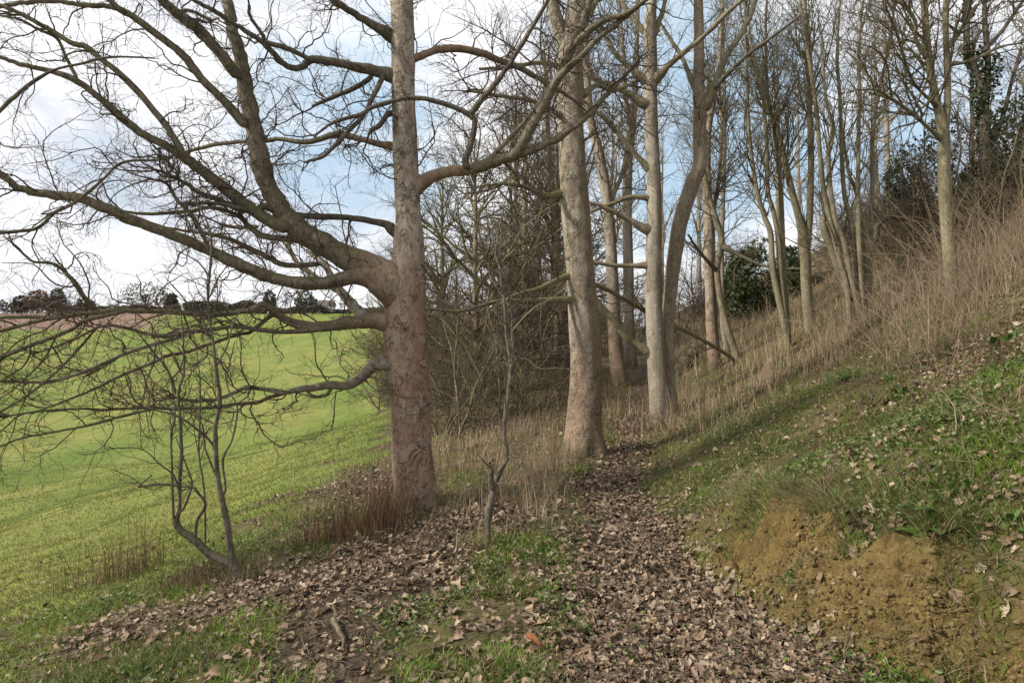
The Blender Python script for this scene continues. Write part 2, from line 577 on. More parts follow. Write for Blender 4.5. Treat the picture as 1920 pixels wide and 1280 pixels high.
# ------------------------------------------------------------------ tubes
def tubes(Pt, R, S):
    """Pt (K,M,3), R (K,M) -> verts, quads"""
    K, Mn, _ = Pt.shape
    T = unit(np.gradient(Pt, axis=1))
    mean = np.abs(T.mean(1))
    ref = np.zeros((K, 3))
    ref[np.arange(K), np.argmin(mean, 1)] = 1
    U = unit(np.cross(T, ref[:, None, :]))
    W = np.cross(T, U)
    a = np.arange(S) * 2 * np.pi / S
    V = Pt[:, :, None, :] + R[:, :, None, None] * (np.cos(a)[None, None, :, None] * U[:, :, None, :] + np.sin(a)[None, None, :, None] * W[:, :, None, :])
    idx = np.arange(K * Mn * S).reshape(K, Mn, S)
    nxt = np.roll(idx, -1, 2)
    Q = np.stack([idx[:, :-1], nxt[:, :-1], nxt[:, 1:], idx[:, 1:]], -1).reshape(-1, 4)
    return V.reshape(-1, 3), Q


def join(parts):
    Vs, Fs, o = [], [], 0
    for V, F in parts:
        Vs.append(V); Fs.append(F + o); o += len(V)
    return np.concatenate(Vs), np.concatenate(Fs)


def resample(Pt, R, n):
    d = np.concatenate([[0], np.cumsum(np.linalg.norm(np.diff(Pt, axis=0), axis=1))])
    t = np.linspace(0, d[-1], n)
    return np.stack([np.interp(t, d, Pt[:, i]) for i in range(3)], -1), np.interp(t, d, R)


def catmull(Pt, R, per=6):
    if len(Pt) < 3:
        return resample(Pt, R, per * 2)
    A = np.concatenate([Pt, R[:, None]], 1)
    A = np.concatenate([[2 * A[0] - A[1]], A, [2 * A[-1] - A[-2]]])
    o = []
    for i in range(1, len(A) - 2):
        t = np.linspace(0, 1, per, endpoint=False)[:, None]
        p0, p1, p2, p3 = A[i - 1], A[i], A[i + 1], A[i + 2]
        o.append(.5 * (2 * p1 + (p2 - p0) * t + (2 * p0 - 5 * p1 + 4 * p2 - p3) * t ** 2 + (3 * p1 - p0 - 3 * p2 + p3) * t ** 3))
    o.append(A[-2:-1])
    o = np.concatenate(o)
    return o[:, :3], np.maximum(o[:, 3], .0015)


def spawn(rg, Ps, Rs, K, length, ang, Mn, wig, trop, rs=.6, rmin=.002, rmax=.05, t0=.1, t1=1.0, tip=.35, taper_len=.35, bias=None):
    """side shoots off polylines Ps (B,N,3)"""
    if K <= 0:
        return np.zeros((0, Mn, 3)), np.zeros((0, Mn))
    B, Nn, _ = Ps.shape
    L = np.linalg.norm(np.diff(Ps, axis=1), axis=2).sum(1)
    b = rg.choice(B, K, p=L / L.sum())
    t = rg.uniform(t0, t1, K)
    f = t * (Nn - 1)
    i = np.clip(f.astype(int), 0, Nn - 2)
    fr = (f - i)[:, None]
    p = Ps[b, i] * (1 - fr) + Ps[b, i + 1] * fr
    T = unit(Ps[b, i + 1] - Ps[b, i])
    pr = Rs[b, i] * (1 - fr[:, 0]) + Rs[b, i + 1] * fr[:, 0]
    rnd = rg.normal(size=(K, 3))
    if bias is not None:
        rnd = rnd + np.asarray(bias)
    perp = unit(rnd - (rnd * T).sum(1, keepdims=True) * T)
    a = np.radians(rg.uniform(ang[0], ang[1], K))[:, None]
    d = np.cos(a) * T + np.sin(a) * perp
    ln = rg.uniform(length[0], length[1], K) * (1 - taper_len * t)
    step = (ln / (Mn - 1))[:, None]
    pts = [p]
    for k in range(Mn - 1):
        d = d + rg.normal(size=(K, 3)) * wig
        d[:, 2] += trop
        d = unit(d)
        p = p + d * step
        pts.append(p)
    r0 = np.clip(pr * rs, rmin, rmax)
    R = r0[:, None] * np.linspace(1, tip, Mn)[None]
    return np.stack(pts, 1), np.maximum(R, rmin * .6)


def stack_polys(polys, n=24):
    Q = [resample(p, r, n) for p, r in polys]
    return np.stack([q[0] for q in Q]), np.stack([q[1] for q in Q])


def trunk_mesh(Pt, R, S=40, flare=.6, flare_h=.5, lump=.05, seed=0, lobes=5):
    K = len(Pt)
    T = unit(np.gradient(Pt, axis=0))
    U = unit(np.cross(T, np.array([[0, 1., 0]]))); W = np.cross(T, U)
    a = np.arange(S) * 2 * np.pi / S
    h = Pt[:, 2] - Pt[0, 2]
    ph = seed * 1.7
    lob = (.5 + .5 * np.cos(a * lobes + ph + .6 * np.sin(a * 2 + ph)))[None, :] * np.exp(-h / flare_h)[:, None] ** 1.2
    rr = R[:, None] * (1 + flare * lob)
    cx = np.cos(a)[None] * np.ones((K, 1)); sx = np.sin(a)[None] * np.ones((K, 1))
    hh = h[:, None] * np.ones((1, S))
    rr = rr * (1 + lump * fbm(cx * 1.4 + seed, sx * 1.4, hh * 1.6, seed=seed, octv=3) + lump * .35 * fbm(cx * 5, sx * 5, hh * 6, seed=seed + 5, octv=3))
    V = Pt[:, None, :] + rr[:, :, None] * (np.cos(a)[None, :, None] * U[:, None, :] + np.sin(a)[None, :, None] * W[:, None, :])
    idx = np.arange(K * S).reshape(K, S); nxt = np.roll(idx, -1, 1)
    Q = np.stack([idx[:-1], nxt[:-1], nxt[1:], idx[1:]], -1).reshape(-1, 4)
    return V.reshape(-1, 3), Q


def limb_mesh(Pt, R, S=12, lump=.10, seed=0, collar=0.0):
    if collar:
        d_ = np.concatenate([[0], np.cumsum(np.linalg.norm(np.diff(Pt, axis=0), axis=1))])
        R = R * (1 + collar * np.exp(-(d_ / (3.2 * R[0] + .10)) ** 2))
    dd = np.concatenate([[0], np.cumsum(np.linalg.norm(np.diff(Pt, axis=0), axis=1))])
    R = R * np.sqrt(np.clip(dd / (1.2 * R[0] + .01), .02, 1) * (2 - np.clip(dd / (1.2 * R[0] + .01), .02, 1)))
    V, Q = tubes(Pt[None], R[None], S)
    C = np.repeat(Pt, S, 0)
    n = 1 + lump * fbm(V[:, 0] * 6, V[:, 1] * 6, V[:, 2] * 6, seed=seed, octv=3)
    V = C + (V - C) * n[:, None]
    tip = len(V) - S + np.arange(S)
    return V, Q, tip


def trace(pts, Y0, Y1=None, per=6, wob=.0, seed=0, bulge=0.0):
    """traced (px,py,width) points given a real distance; returns smooth metric polyline and radii"""
    A = np.array(pts, float)
    if A.shape[1] == 2:
        A = np.concatenate([A, np.zeros((len(A), 1))], 1)
    Y1 = Y0 if Y1 is None else Y1
    s = np.concatenate([[0], np.cumsum(np.hypot(*np.diff(A[:, :2], axis=0).T))]); s /= s[-1]
    Y = Y0 + (Y1 - Y0) * s + bulge * np.sin(np.pi * s)
    Pt = np.stack([(A[:, 0] - 960) / 1280 * Y, Y, CAM_Z - (A[:, 1] - 640) / 1280 * Y], -1)
    R = A[:, 2] * .5 / 1280 * Y / np.sqrt(1 + ((A[:, 0] - 960) / 1280) ** 2)   # wide lens: width across the picture is stretched off axis
    Pt, R = catmull(Pt, R, per)
    if wob:
        k = np.arange(len(Pt)) * .9
        amp = np.minimum(R * .35, wob)[:, None] * np.linspace(.2, 1, len(Pt))[:, None]
        Pt = Pt + amp * np.stack([vnoise(k, k * 0 + i * 7.7 + .5, seed=seed) for i in (1, 2, 3)], -1)
    return Pt, R


def grow(rg, polys, spec, trop=.02):
    """spec: list of (count, length, angle, points, wiggle, tropism, rmin, rmax, sides)"""
    Ps, Rs = stack_polys(polys)
    out = []
    for (K, ln, ang, Mn, wig, tr, rmin, rmax, S) in spec:
        P2, R2 = spawn(rg, Ps, Rs, K, ln, ang, Mn, wig, tr, rmin=rmin, rmax=rmax)
        out.append(tubes(P2, R2, S))
        Ps, Rs = P2, R2
        if Mn < 8:
            pass
    return join(out)


# ================================================================== big tree 1
def limbs_of(root, base, items, mat, seed, S=12):
    polys = []
    # boughs taper: the outer lengths of the low ones are slimmer than first sketched
    items = [([(p[0], p[1], p[2] * (.80 if p[1] > 565 and p[0] < 560 else 1.0)) for p in it[0]],) + tuple(it[1:]) for it in items]
    for k, it in enumerate(items):
        pts, Y0, Y1 = it[0], it[1], it[2]
        mt = it[3] if len(it) > 3 and it[3] is not None else mat
        Pt, R = trace(pts, Y0, Y1, 7, .02, seed + k, it[4] if len(it) > 4 else 0)
        polys.append((Pt, R))
        V, Q, tip = limb_mesh(Pt, R, S if R.max() > .02 else 8, .14, seed + k, .22 if pts[0][0] > 730 else 0)
        mesh_np('limb', V, Q, mt, root, base)
    return polys


bx, by = hit(785, 952)
T1Y = by
base1 = (bx, by, float(H(bx, by)) - .03)
t1 = empty('tree', base1, 'big flaking reddish barked tree with wide low limbs beside the green field', 'tree', 'bare trees of the wood edge')
tp = [(790, 985, 84), (787, 950, 80), (780, 915, 77), (774, 870, 75), (771, 800, 73), (767, 700, 75), (761, 640, 80), (760, 590, 78), (763, 540, 68),
      (767, 490, 60), (767, 440, 58), (765, 400, 50), (761, 300, 46), (757, 200, 44), (755, 100, 44), (753, 0, 43), (752, -150, 38), (756, -320, 28), (752, -520, 16)]
tPt, tR = trace(tp, T1Y, T1Y - .05, 14)
V, Q = trunk_mesh(tPt, tR, 60, .80, .20, .07, 3)
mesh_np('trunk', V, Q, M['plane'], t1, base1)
Y = T1Y
lm = M['limb']
items1 = [
    # thick limb leaving left, then its upright leader
    ([(768, 560, 60), (735, 530, 66), (700, 506, 58), (640, 478, 48), (590, 450, 46), (556, 424, 45), (533, 400, 38), (512, 365, 37), (494, 325, 37), (480, 262, 34), (468, 200, 32), (457, 145, 29),
      (448, 100, 27), (436, 50, 25), (425, 0, 22), (405, -100, 18), (385, -220, 10)], Y, Y - .5),
    ([(545, 430, 30), (506, 414, 25), (475, 393, 24), (428, 359, 24), (381, 322, 22), (340, 292, 20), (295, 265, 18), (262, 248, 18), (212, 207, 16), (150, 155, 14), (100, 135, 12), (37, 120, 11), (0, 107, 9), (-80, 80, 7)], Y - .2, Y - 1.0),
    ([(345, 290, 15), (312, 237, 14), (270, 185, 13), (237, 150, 13), (195, 115, 12), (160, 87, 12), (137, 82, 11), (87, 52, 11), (37, 25, 10), (0, 10, 9), (-70, -20, 6)], Y - .65, Y - 1.3),
    ([(146, 150, 8), (125, 110, 8), (107, 72, 8), (75, 57, 7), (37, 37, 6), (0, 30, 5)], Y - .9, Y - 1.2),
    ([(462, 240, 20), (425, 195, 18), (387, 157, 17), (350, 112, 17), (325, 88, 16), (275, 50, 15), (235, 22, 14), (200, 12, 12), (150, 9, 11), (100, 2, 11), (50, 5, 10), (0, 12, 9), (-80, 24, 6)], Y - .35, Y - 1.2),
    ([(235, 24, 9), (212, 5, 9), (180, -30, 7)], Y - .8, Y - .9),
    ([(450, 148, 24), (412, 100, 23), (375, 57, 23), (337, 30, 20), (305, 0, 18), (250, -60, 14), (190, -140, 8)], Y - .4, Y - 1.0),
    ([(305, 0, 8), (330, 22, 8), (355, 20, 7), (400, 40, 6)], Y - .6, Y - .5),
    # long sagging limb to the left edge
    ([(755, 575, 40), (722, 540, 46), (695, 520, 36), (662, 519, 29), (616, 529, 27), (569, 531, 26), (506, 519, 25), (459, 500, 24), (412, 478, 23), (350, 450, 23), (275, 423, 23), (225, 402, 22), (150, 372, 21), (100, 365, 19), (50, 357, 17), (20, 342, 16), (0, 325, 16), (-90, 270, 12)], Y - .05, Y - 1.3),
    # dark dead bough
    ([(755, 445, 18), (735, 430, 18), (719, 419, 14), (662, 409, 12), (600, 406, 12), (556, 403, 12), (520, 398, 12), (497, 387, 14), (475, 394, 13), (444, 390, 12), (412, 375, 11), (375, 362, 9), (350, 344, 8), (300, 320, 6)], Y + .05, Y - .9, M['dark'], .25),
    ([(460, 393, 8), (412, 382, 8), (375, 381, 8), (342, 381, 7)], Y - .6, Y - .8, M['dark']),
    # limb at two metres
    ([(755, 612, 40), (719, 604, 31), (687, 602, 27), (647, 606, 23), (625, 611, 20), (595, 609, 13), (569, 614, 12), (537, 603, 12), (512, 590, 11), (490, 606, 10), (469, 622, 9), (444, 628, 9), (387, 647, 9), (350, 660, 9), (312, 667, 9), (295, 675, 9), (225, 705, 8), (175, 730, 7), (125, 750, 5), (60, 775, 4)], Y - .05, Y - 1.3),
    ([(640, 610, 14), (600, 617, 12), (537, 622, 11), (490, 619, 10), (444, 612, 10), (395, 618, 10), (350, 622, 10), (300, 630, 10), (225, 612, 9), (190, 612, 7), (130, 640, 6), (60, 665, 5)], Y - .25, Y - 1.6),
    ([(600, 612, 13), (553, 603, 14), (525, 591, 15), (494, 570, 16), (469, 581, 14), (400, 590, 13), (326, 585, 13), (223, 582, 13), (172, 587, 12), (103, 594, 11), (34, 594, 10), (-60, 600, 8)], Y - .3, Y - 1.7),
    ([(230, 584, 10), (160, 601, 11), (137, 616, 11), (86, 637, 11), (34, 657, 11), (0, 673, 10), (-70, 710, 7)], Y - 1.2, Y - 1.9),
    ([(150, 590, 9), (86, 599, 11), (34, 611, 11), (0, 621, 11), (-70, 640, 8)], Y - 1.3, Y - 1.8),
    ([(350, 628, 9), (325, 636, 9), (267, 652, 10), (225, 667, 10), (175, 690, 10), (112, 712, 9), (75, 716, 8), (0, 715, 7), (-60, 720, 5)], Y - .9, Y - 1.8, M['grey']),
    ([(190, 605, 6), (175, 622, 7), (140, 662, 7), (100, 702, 7), (50, 742, 6), (0, 772, 6), (-50, 800, 4)], Y - 1.2, Y - 1.9),
    # lowest crooked limb
    ([(755, 682, 24), (722, 681, 24), (698, 686, 22), (682, 704, 20), (655, 721, 18), (613, 722, 16), (586, 727, 14), (560, 730, 13), (531, 736, 12), (504, 731, 11), (462, 726, 11), (442, 735, 10), (400, 749, 10), (352, 750, 9), (325, 745, 8), (290, 752, 5)], Y - .05, Y - .9, M['grey']),
    ([(540, 735, 9), (504, 745, 9), (483, 754, 9), (445, 757, 8), (400, 764, 8), (332, 766, 8), (273, 764, 8), (194, 768, 7), (160, 766, 7), (80, 770, 6), (0, 782, 5)], Y - .4, Y - 1.6),
    ([(290, 765, 7), (273, 770, 7), (229, 780, 7), (194, 790, 7), (160, 798, 7), (100, 810, 6), (37, 822, 6), (0, 837, 5), (-40, 850, 4)], Y - 1.0, Y - 1.7),
    ([(622, 724, 9), (618, 732, 8), (610, 741, 8), (592, 743, 6), (576, 735, 5)], Y - .3, Y - .4, M['grey']),
    # right limb and its leaders
    ([(768, 368, 28), (787, 347, 24), (809, 331, 22), (841, 322, 21), (875, 319, 21), (919, 306, 20), (966, 291, 18), (1012, 275, 15), (1059, 250, 14), (1106, 212, 12), (1137, 178, 10), (1165, 150, 7), (1200, 110, 4)], Y, Y - .3),
    ([(955, 296, 15), (972, 281, 18), (997, 237, 18), (1028, 178, 18), (1053, 134, 17), (1075, 81, 16), (1097, 31, 14), (1106, 0, 12), (1125, -70, 8)], Y - .15, Y - .5),
    ([(1030, 172, 12), (1052, 140, 13), (1090, 106, 12), (1122, 72, 11), (1153, 47, 10), (1200, 9, 9), (1260, -40, 6)], Y - .3, Y - .7),
    ([(1075, 86, 12), (1106, 56, 12), (1137, 37, 11), (1175, 25, 9), (1215, -5, 7)], Y - .4, Y - .7),
    ([(905, 308, 9), (915, 300, 9), (950, 265, 9), (981, 231, 8), (1006, 200, 7), (1030, 165, 5)], Y - .1, Y + .2),
    ([(880, 318, 12), (872, 303, 12), (884, 266, 12), (890, 231, 11), (881, 216, 11), (841, 197, 10), (787, 184, 10), (747, 187, 9), (700, 201, 9), (675, 215, 8), (625, 230, 6), (590, 255, 4)], Y - .15, Y - .5, M['dark']),
    ([(881, 216, 9), (903, 187, 10), (925, 162, 10), (959, 116, 9), (981, 78, 9), (1006, 37, 8), (1028, 0, 8), (1060, -60, 5)], Y - .25, Y - .6, M['dark']),
    ([(755, 116, 16), (778, 109, 14), (819, 94, 14), (856, 91, 14), (903, 100, 13), (944, 116, 12), (981, 131, 11), (1034, 160, 9), (1080, 190, 5)], Y, Y + .9),
    # upper left limbs
    ([(755, 152, 26), (735, 142, 24), (712, 135, 20), (675, 127, 18), (625, 117, 16), (585, 112, 14), (567, 125, 12), (550, 128, 12), (530, 117, 12), (505, 92, 11), (490, 77, 11), (455, 55, 10), (412, 27, 9), (375, 7, 8), (330, -15, 6)], Y, Y - .9, M['dark']),
    ([(585, 113, 10), (537, 90, 10), (500, 79, 9), (492, 65, 8), (470, 32, 7), (467, 10, 6)], Y - .4, Y - .8, M['dark']),
    ([(752, 80, 24), (732, 67, 20), (700, 47, 14), (662, 25, 13), (625, 0, 12), (560, -50, 9)], Y, Y - .5, M['dark']),
    ([(755, 285, 18), (735, 275, 15), (712, 270, 12), (662, 257, 12), (637, 252, 13), (612, 257, 11), (575, 267, 10), (525, 261, 9), (500, 264, 9), (457, 266, 8), (412, 270, 8), (350, 285, 7), (300, 300, 5)], Y, Y + .6),
    ([(740, 210, 10), (725, 217, 9), (712, 236, 8), (695, 246, 7), (690, 258, 5)], Y, Y - .1, M['dark']),
    ([(700, 142, 10), (675, 160, 10), (637, 177, 9), (612, 187, 8), (585, 200, 5)], Y - .1, Y + .2, M['dark']),
    ([(718, 140, 10), (715, 150, 10), (700, 180, 9), (682, 215, 9), (650, 250, 8), (610, 290, 7), (572, 305, 5)], Y - .1, Y - .5, M['dark']),
    ([(500, 264, 7), (440, 20, 1)][:1] + [(470, 220, 6), (440, 215, 4)], Y, Y - .2),
    # limbs between
    ([(605, 495, 10), (537, 497, 11), (506, 484, 11), (475, 469, 10), (428, 447, 9), (381, 437, 8), (330, 430, 6), (280, 420, 4)], Y + .3, Y - .2, M['grey']),
    ([(570, 450, 14), (525, 447, 12), (490, 441, 12), (465, 422, 11), (444, 403, 9), (397, 389, 8), (350, 397, 8), (275, 401, 7), (225, 395, 5)], Y - .1, Y - .6),
    # pale deadwood
    ([(692, 602, 22), (675, 585, 22), (650, 560, 20), (628, 530, 14), (606, 494, 12), (575, 470, 7)], Y, Y + .5, M['dead']),
    ([(645, 552, 12), (590, 518, 12), (555, 490, 10), (537, 455, 9)], Y + .2, Y + .6, M['dead']),
    ([(485, 425, 9), (465, 426, 9), (440, 426, 8), (412, 420, 7)], Y - .2, Y - .3, M['dead']),
    # thin boughs crossing lower left
    ([(300, 300, 5), (230, 305, 6), (187, 342, 6), (140, 380, 7), (100, 400, 8), (70, 427, 8), (0, 437, 8), (-60, 440, 7)], Y - 1.6, Y - 2.4, M['dark']),
    ([(300, 110, 3), (212, 107, 5), (150, 120, 6), (100, 132, 6), (50, 162, 8), (0, 207, 9), (-50, 260, 9)], Y - 1.6, Y - 2.2, M['dark']),
    ([(205, 590, 10), (170, 572, 11), (150, 545, 11), (130, 518, 9), (100, 495, 7), (62, 490, 6), (40, 472, 5)], Y - .9, Y - 1.5),
    ([(395, 475, 8), (380, 440, 9), (360, 405, 9), (335, 378, 8), (318, 352, 6)], Y - .7, Y - .9, M['dark']),
]
polys1 = limbs_of(t1, base1, items1, lm, 100)
r1 = np.random.default_rng(5)
thin = [(p, r) for p, r in polys1]
up1 = [(tPt[len(tPt) // 2:], tR[len(tR) // 2:] * .3)]
Ps, Rs = stack_polys(thin + up1, 40)
a2, ar = spawn(r1, Ps, Rs, 460, (.45, 1.2), (25, 80), 12, .34, .01, .5, .0035, .0085, .12, 1.0)
tips, tr_ = spawn(r1, Ps, Rs, 90, (.5, 1.2), (5, 40), 12, .30, .0, .8, .004, .010, .93, 1.0)
A2 = np.concatenate([resample(a, b, 12)[0][None] for a, b in zip(a2, ar)] + [tips])
AR = np.concatenate([resample(a, b, 12)[1][None] for a, b in zip(a2, ar)] + [tr_])
b2, br = spawn(r1, A2, AR, 3700, (.18, .62), (25, 75), 9, .38, .015, .6, .0017, .0036, .1, 1.0)
c2, cr = spawn(r1, b2, br, 12000, (.06, .26), (25, 70), 5, .33, .02, .65, .0013, .0022, .1, 1.0)
V, Q = join([tubes(A2, AR, 5), tubes(b2, br, 4), tubes(c2, cr, 3)])
o = mesh_np('crown', V, Q, M['twig'], t1, base1)
o['label'] = 'mesh of crooked dark twigs'


# ================================================================== other traced trees
def crown_for(root, base, polys, rg, n, mat, ln=((.6, 1.6), (.25, .8), (.12, .4)), trop=(.03, .03, .03), r=(.012, .006, .004), wig=(.16, .2, .24), ang=(25, 65)):
    Ps, Rs = stack_polys(polys, 30)
    a, ar = spawn(rg, Ps, Rs, n[0], ln[0], ang, 10, wig[0], trop[0], .6, r[0] * .45, r[0], .15)
    b, br = spawn(rg, a, ar, n[1], ln[1], ang, 7, wig[1], trop[1], .65, r[1] * .5, r[1], .1)
    c, cr = spawn(rg, b, br, n[2], ln[2], ang, 4, wig[2], trop[2], .7, r[2] * .6, r[2], .1)
    V, Q = join([tubes(a, ar, 5), tubes(b, br, 4), tubes(c, cr, 3)])
    return mesh_np('crown', V, Q, mat, root, base)


def traced_tree(label, basepx, stems, limbs, bark, limbmat, twig, n, seed, flare=.4, group='bare trees of the wood edge', depth=None, S=28, top=None, **kw):
    bx, by = hit(*basepx)
    if depth is not None:
        bx, by = (basepx[0] - 960) / 1280 * depth, depth
    base = (bx, by, float(H(bx, by)) - .05)
    root = empty('tree', base, label, 'tree', group)
    polys = []
    for k, st in enumerate(stems):
        pts, dy0, dy1 = st[0], st[1], st[2]
        Pt, R = trace(pts, by + dy0, by + dy1, 9, 0, seed + k)
        V, Q = trunk_mesh(Pt, R, S if R.max() > .05 else 14, flare if k == 0 or (len(st) > 3 and st[3]) else 0, .3, .07, seed + k)
        mesh_np('trunk', V, Q, st[4] if len(st) > 4 else bark, root, base)
        i = int(len(Pt) * .35)
        polys.append((Pt[i:], R[i:] * .5))
    for k, it in enumerate(limbs):
        Pt, R = trace(it[0], by + it[1], by + it[2], 7, .02, seed + 50 + k)
        V, Q, _ = limb_mesh(Pt, R, 12, .12, seed + k, .8)
        mesh_np('limb', V, Q, it[3] if len(it) > 3 else limbmat, root, base)
        polys.append((Pt, R))
    if n:
        crown_for(root, base, polys, np.random.default_rng(seed), n, twig, **kw)
    return root, base, by


# tree 2: pale trunk by the path
traced_tree('pale trunk with peeling bark right beside the leaf covered path', (1095, 852),
            [([(1098, 878, 78), (1098, 850, 72), (1096, 800, 64), (1099, 700, 59), (1095, 600, 56), (1088, 500, 52), (1080, 400, 52), (1073, 300, 50), (1068, 200, 49), (1067, 130, 47), (1074, 60, 42), (1084, 0, 40), (1088, -150, 34), (1084, -400, 22), (1088, -600, 12)], 0, 0),
             ([(1068, 150, 26), (1058, 90, 26), (1046, 45, 25), (1034, 0, 23), (1018, -100, 18), (1000, -260, 10)], 0, -.2)],
            [([(1058, 362, 10), (1040, 366, 10), (1022, 366, 9), (981, 350, 8), (940, 345, 6), (900, 350, 4)], 0, -1.0),
             ([(1085, 562, 11), (1050, 562, 10), (1012, 562, 9), (934, 566, 8), (895, 576, 8), (856, 584, 7), (797, 578, 5)], 0, -1.2),
             ([(1080, 520, 9), (1059, 519, 9), (1012, 540, 8), (966, 553, 6), (930, 575, 4)], 0, -.8),
             ([(1062, 225, 9), (1040, 210, 9), (1000, 190, 8), (940, 180, 7), (880, 170, 5)], 0, -1.3),
             ([(1062, 145, 9), (1045, 125, 9), (1010, 118, 8), (960, 125, 7), (900, 130, 5)], 0, -1.0),
             ([(1090, 180, 10), (1120, 160, 9), (1150, 170, 8), (1200, 150, 6)], 0, .8),
             ([(1085, 60, 10), (1110, 20, 10), (1140, -40, 8)], 0, .5)],
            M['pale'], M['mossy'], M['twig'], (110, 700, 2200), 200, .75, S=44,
            ln=((.6, 1.6), (.25, .8), (.12, .4)), trop=(0, .0, .0))

# tree 3: grey double trunk
traced_tree('smooth grey trunk joined at its foot to a leaning brown second stem', (1240, 790),
            [([(1240, 810, 46), (1240, 785, 40), (1235, 730, 38), (1232, 700, 36), (1227, 600, 32), (1226, 500, 31), (1227, 400, 29), (1226, 340, 27), (1222, 250, 25), (1220, 200, 25), (1219, 140, 27), (1219, 50, 24), (1223, 0, 17), (1230, -120, 12), (1226, -260, 7)], 0, 0),
             ([(1252, 800, 34), (1254, 760, 32), (1252, 700, 26), (1253, 600, 24), (1258, 540, 25), (1262, 502, 27), (1268, 462, 29), (1274, 421, 30), (1286, 381, 30), (1300, 340, 30), (1312, 309, 27), (1312, 253, 25), (1311, 197, 24), (1310, 140, 21), (1311, 84, 20), (1309, 0, 17), (1305, -140, 12), (1310, -300, 7)], .25, .25, True, M['brown'])],
            [([(1222, 200, 14), (1203, 191, 13), (1175, 174, 12), (1152, 163, 11), (1119, 152, 10), (1104, 128, 9), (1095, 100, 6)], 0, -.3),
             ([(1222, 160, 13), (1206, 149, 12), (1181, 127, 11), (1152, 98, 10), (1135, 70, 7), (1110, 50, 5)], 0, -.2),
             ([(1222, 155, 14), (1234, 143, 13), (1259, 118, 11), (1285, 96, 10), (1321, 67, 9), (1363, 25, 8), (1391, 0, 7), (1440, -50, 4)], 0, -1.2),
             ([(1225, 325, 11), (1209, 309, 10), (1181, 276, 10), (1152, 242, 9), (1121, 211, 8), (1090, 185, 5)], 0, -.1, M['mossy']),
             ([(1220, 70, 10), (1200, 51, 10), (1180, 25, 9), (1150, -20, 7)], 0, .2),
             ([(1222, 70, 9), (1234, 45, 9), (1248, 0, 8), (1258, -60, 5)], 0, .2),
             ([(1226, 375, 10), (1215, 372, 8), (1182, 370, 8), (1141, 385, 7), (1105, 398, 5)], 0, -.2),
             ([(1227, 432, 16), (1202, 425, 12), (1170, 407, 10), (1133, 389, 9), (1101, 378, 5)], 0, -.2, M['brown']),
             ([(1226, 505, 11), (1210, 498, 9), (1162, 498, 8), (1117, 492, 7), (1080, 480, 4)], 0, -.15, M['brown']),
             ([(1230, 672, 14), (1210, 657, 13), (1174, 632, 13), (1150, 600, 13), (1121, 567, 12), (1100, 540, 6)], 0, -.2),
             ([(1314, 205, 18), (1325, 190, 16), (1341, 157, 14), (1358, 112, 12), (1383, 73, 11), (1403, 37, 10), (1417, 0, 9), (1440, -60, 6)], .25, .6),
             ([(1330, 175, 9), (1365, 138, 9), (1400, 105, 8), (1440, 75, 7), (1500, 30, 5)], .3, -.3, M['dark']),
             ([(1308, 170, 9), (1296, 150, 9), (1280, 110, 8), (1255, 70, 7), (1235, 40, 5)], .25, .5)],
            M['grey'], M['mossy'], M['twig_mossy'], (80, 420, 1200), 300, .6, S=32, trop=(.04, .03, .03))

# slimmer trunks deeper in the wood
deep = [
    ('grey trunk behind the pale one with a flared mossy foot', (1163, 722), [([(1166, 735, 40), (1163, 715, 32), (1155, 660, 27), (1150, 560, 24), (1146, 470, 22), (1139, 380, 20), (1124, 290, 18), (1106, 215, 15), (1100, 120, 13), (1098, 0, 11), (1100, -150, 6)], 0, 0)],
     [([(1140, 385, 9), (1165, 330, 8), (1180, 260, 7), (1190, 180, 5)], 0, .4), ([(1112, 240, 8), (1095, 190, 8), (1080, 120, 6)], 0, .3)], 'pale', 'twig', 9),
    ('grey trunk with a high fork standing left of the smooth grey one', (1184, 692), [([(1186, 704, 32), (1183, 690, 25), (1180, 600, 20), (1178, 500, 19), (1176, 400, 18), (1178, 300, 18), (1184, 235, 17), (1192, 150, 10), (1196, 0, 8), (1200, -100, 4)], 0, 0), ([(1183, 245, 10), (1174, 190, 9), (1168, 100, 8), (1160, 0, 6)], 0, 0)],
     [], 'grey', 'twig_grey', 10),
    ('brown leaning trunk half hidden left of the pale path side trunk', (1075, 702), [([(1078, 715, 22), (1072, 690, 18), (1060, 640, 15), (1050, 580, 14), (1044, 500, 13), (1038, 400, 12), (1030, 300, 10), (1025, 200, 8), (1020, 100, 5)], 0, 0)], [], 'mossy', 'twig', 11),
    ('pale straight trunk standing alone beyond the dry grass', (1343, 690), [([(1346, 705, 36), (1341, 685, 26), (1334, 600, 22), (1330, 500, 20), (1328, 400, 19), (1325, 330, 16), (1328, 240, 13), (1345, 150, 9), (1352, 60, 7), (1356, -60, 4)], 0, 0)],
     [([(1329, 420, 9), (1345, 360, 8), (1352, 280, 7), (1354, 180, 5)], 0, .4)], 'pale', 'twig_grey', 12),
    ('slim pale trunk behind the mossy crooked one', (1362, 665), [([(1364, 672, 14), (1361, 645, 11), (1355, 604, 10), (1353, 462, 9), (1358, 300, 8), (1358, 200, 7), (1356, 80, 5), (1352, -40, 3)], 0, 0)], [], 'grey', 'twig_grey', 13),
]
for (lab, bp, stems, lbs, bk, tw, sd) in deep:
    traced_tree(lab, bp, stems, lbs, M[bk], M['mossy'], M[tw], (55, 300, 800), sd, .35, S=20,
                ln=((.8, 2.2), (.4, 1.2), (.2, .6)), r=(.016, .008, .005), trop=(.07, .05, .04))

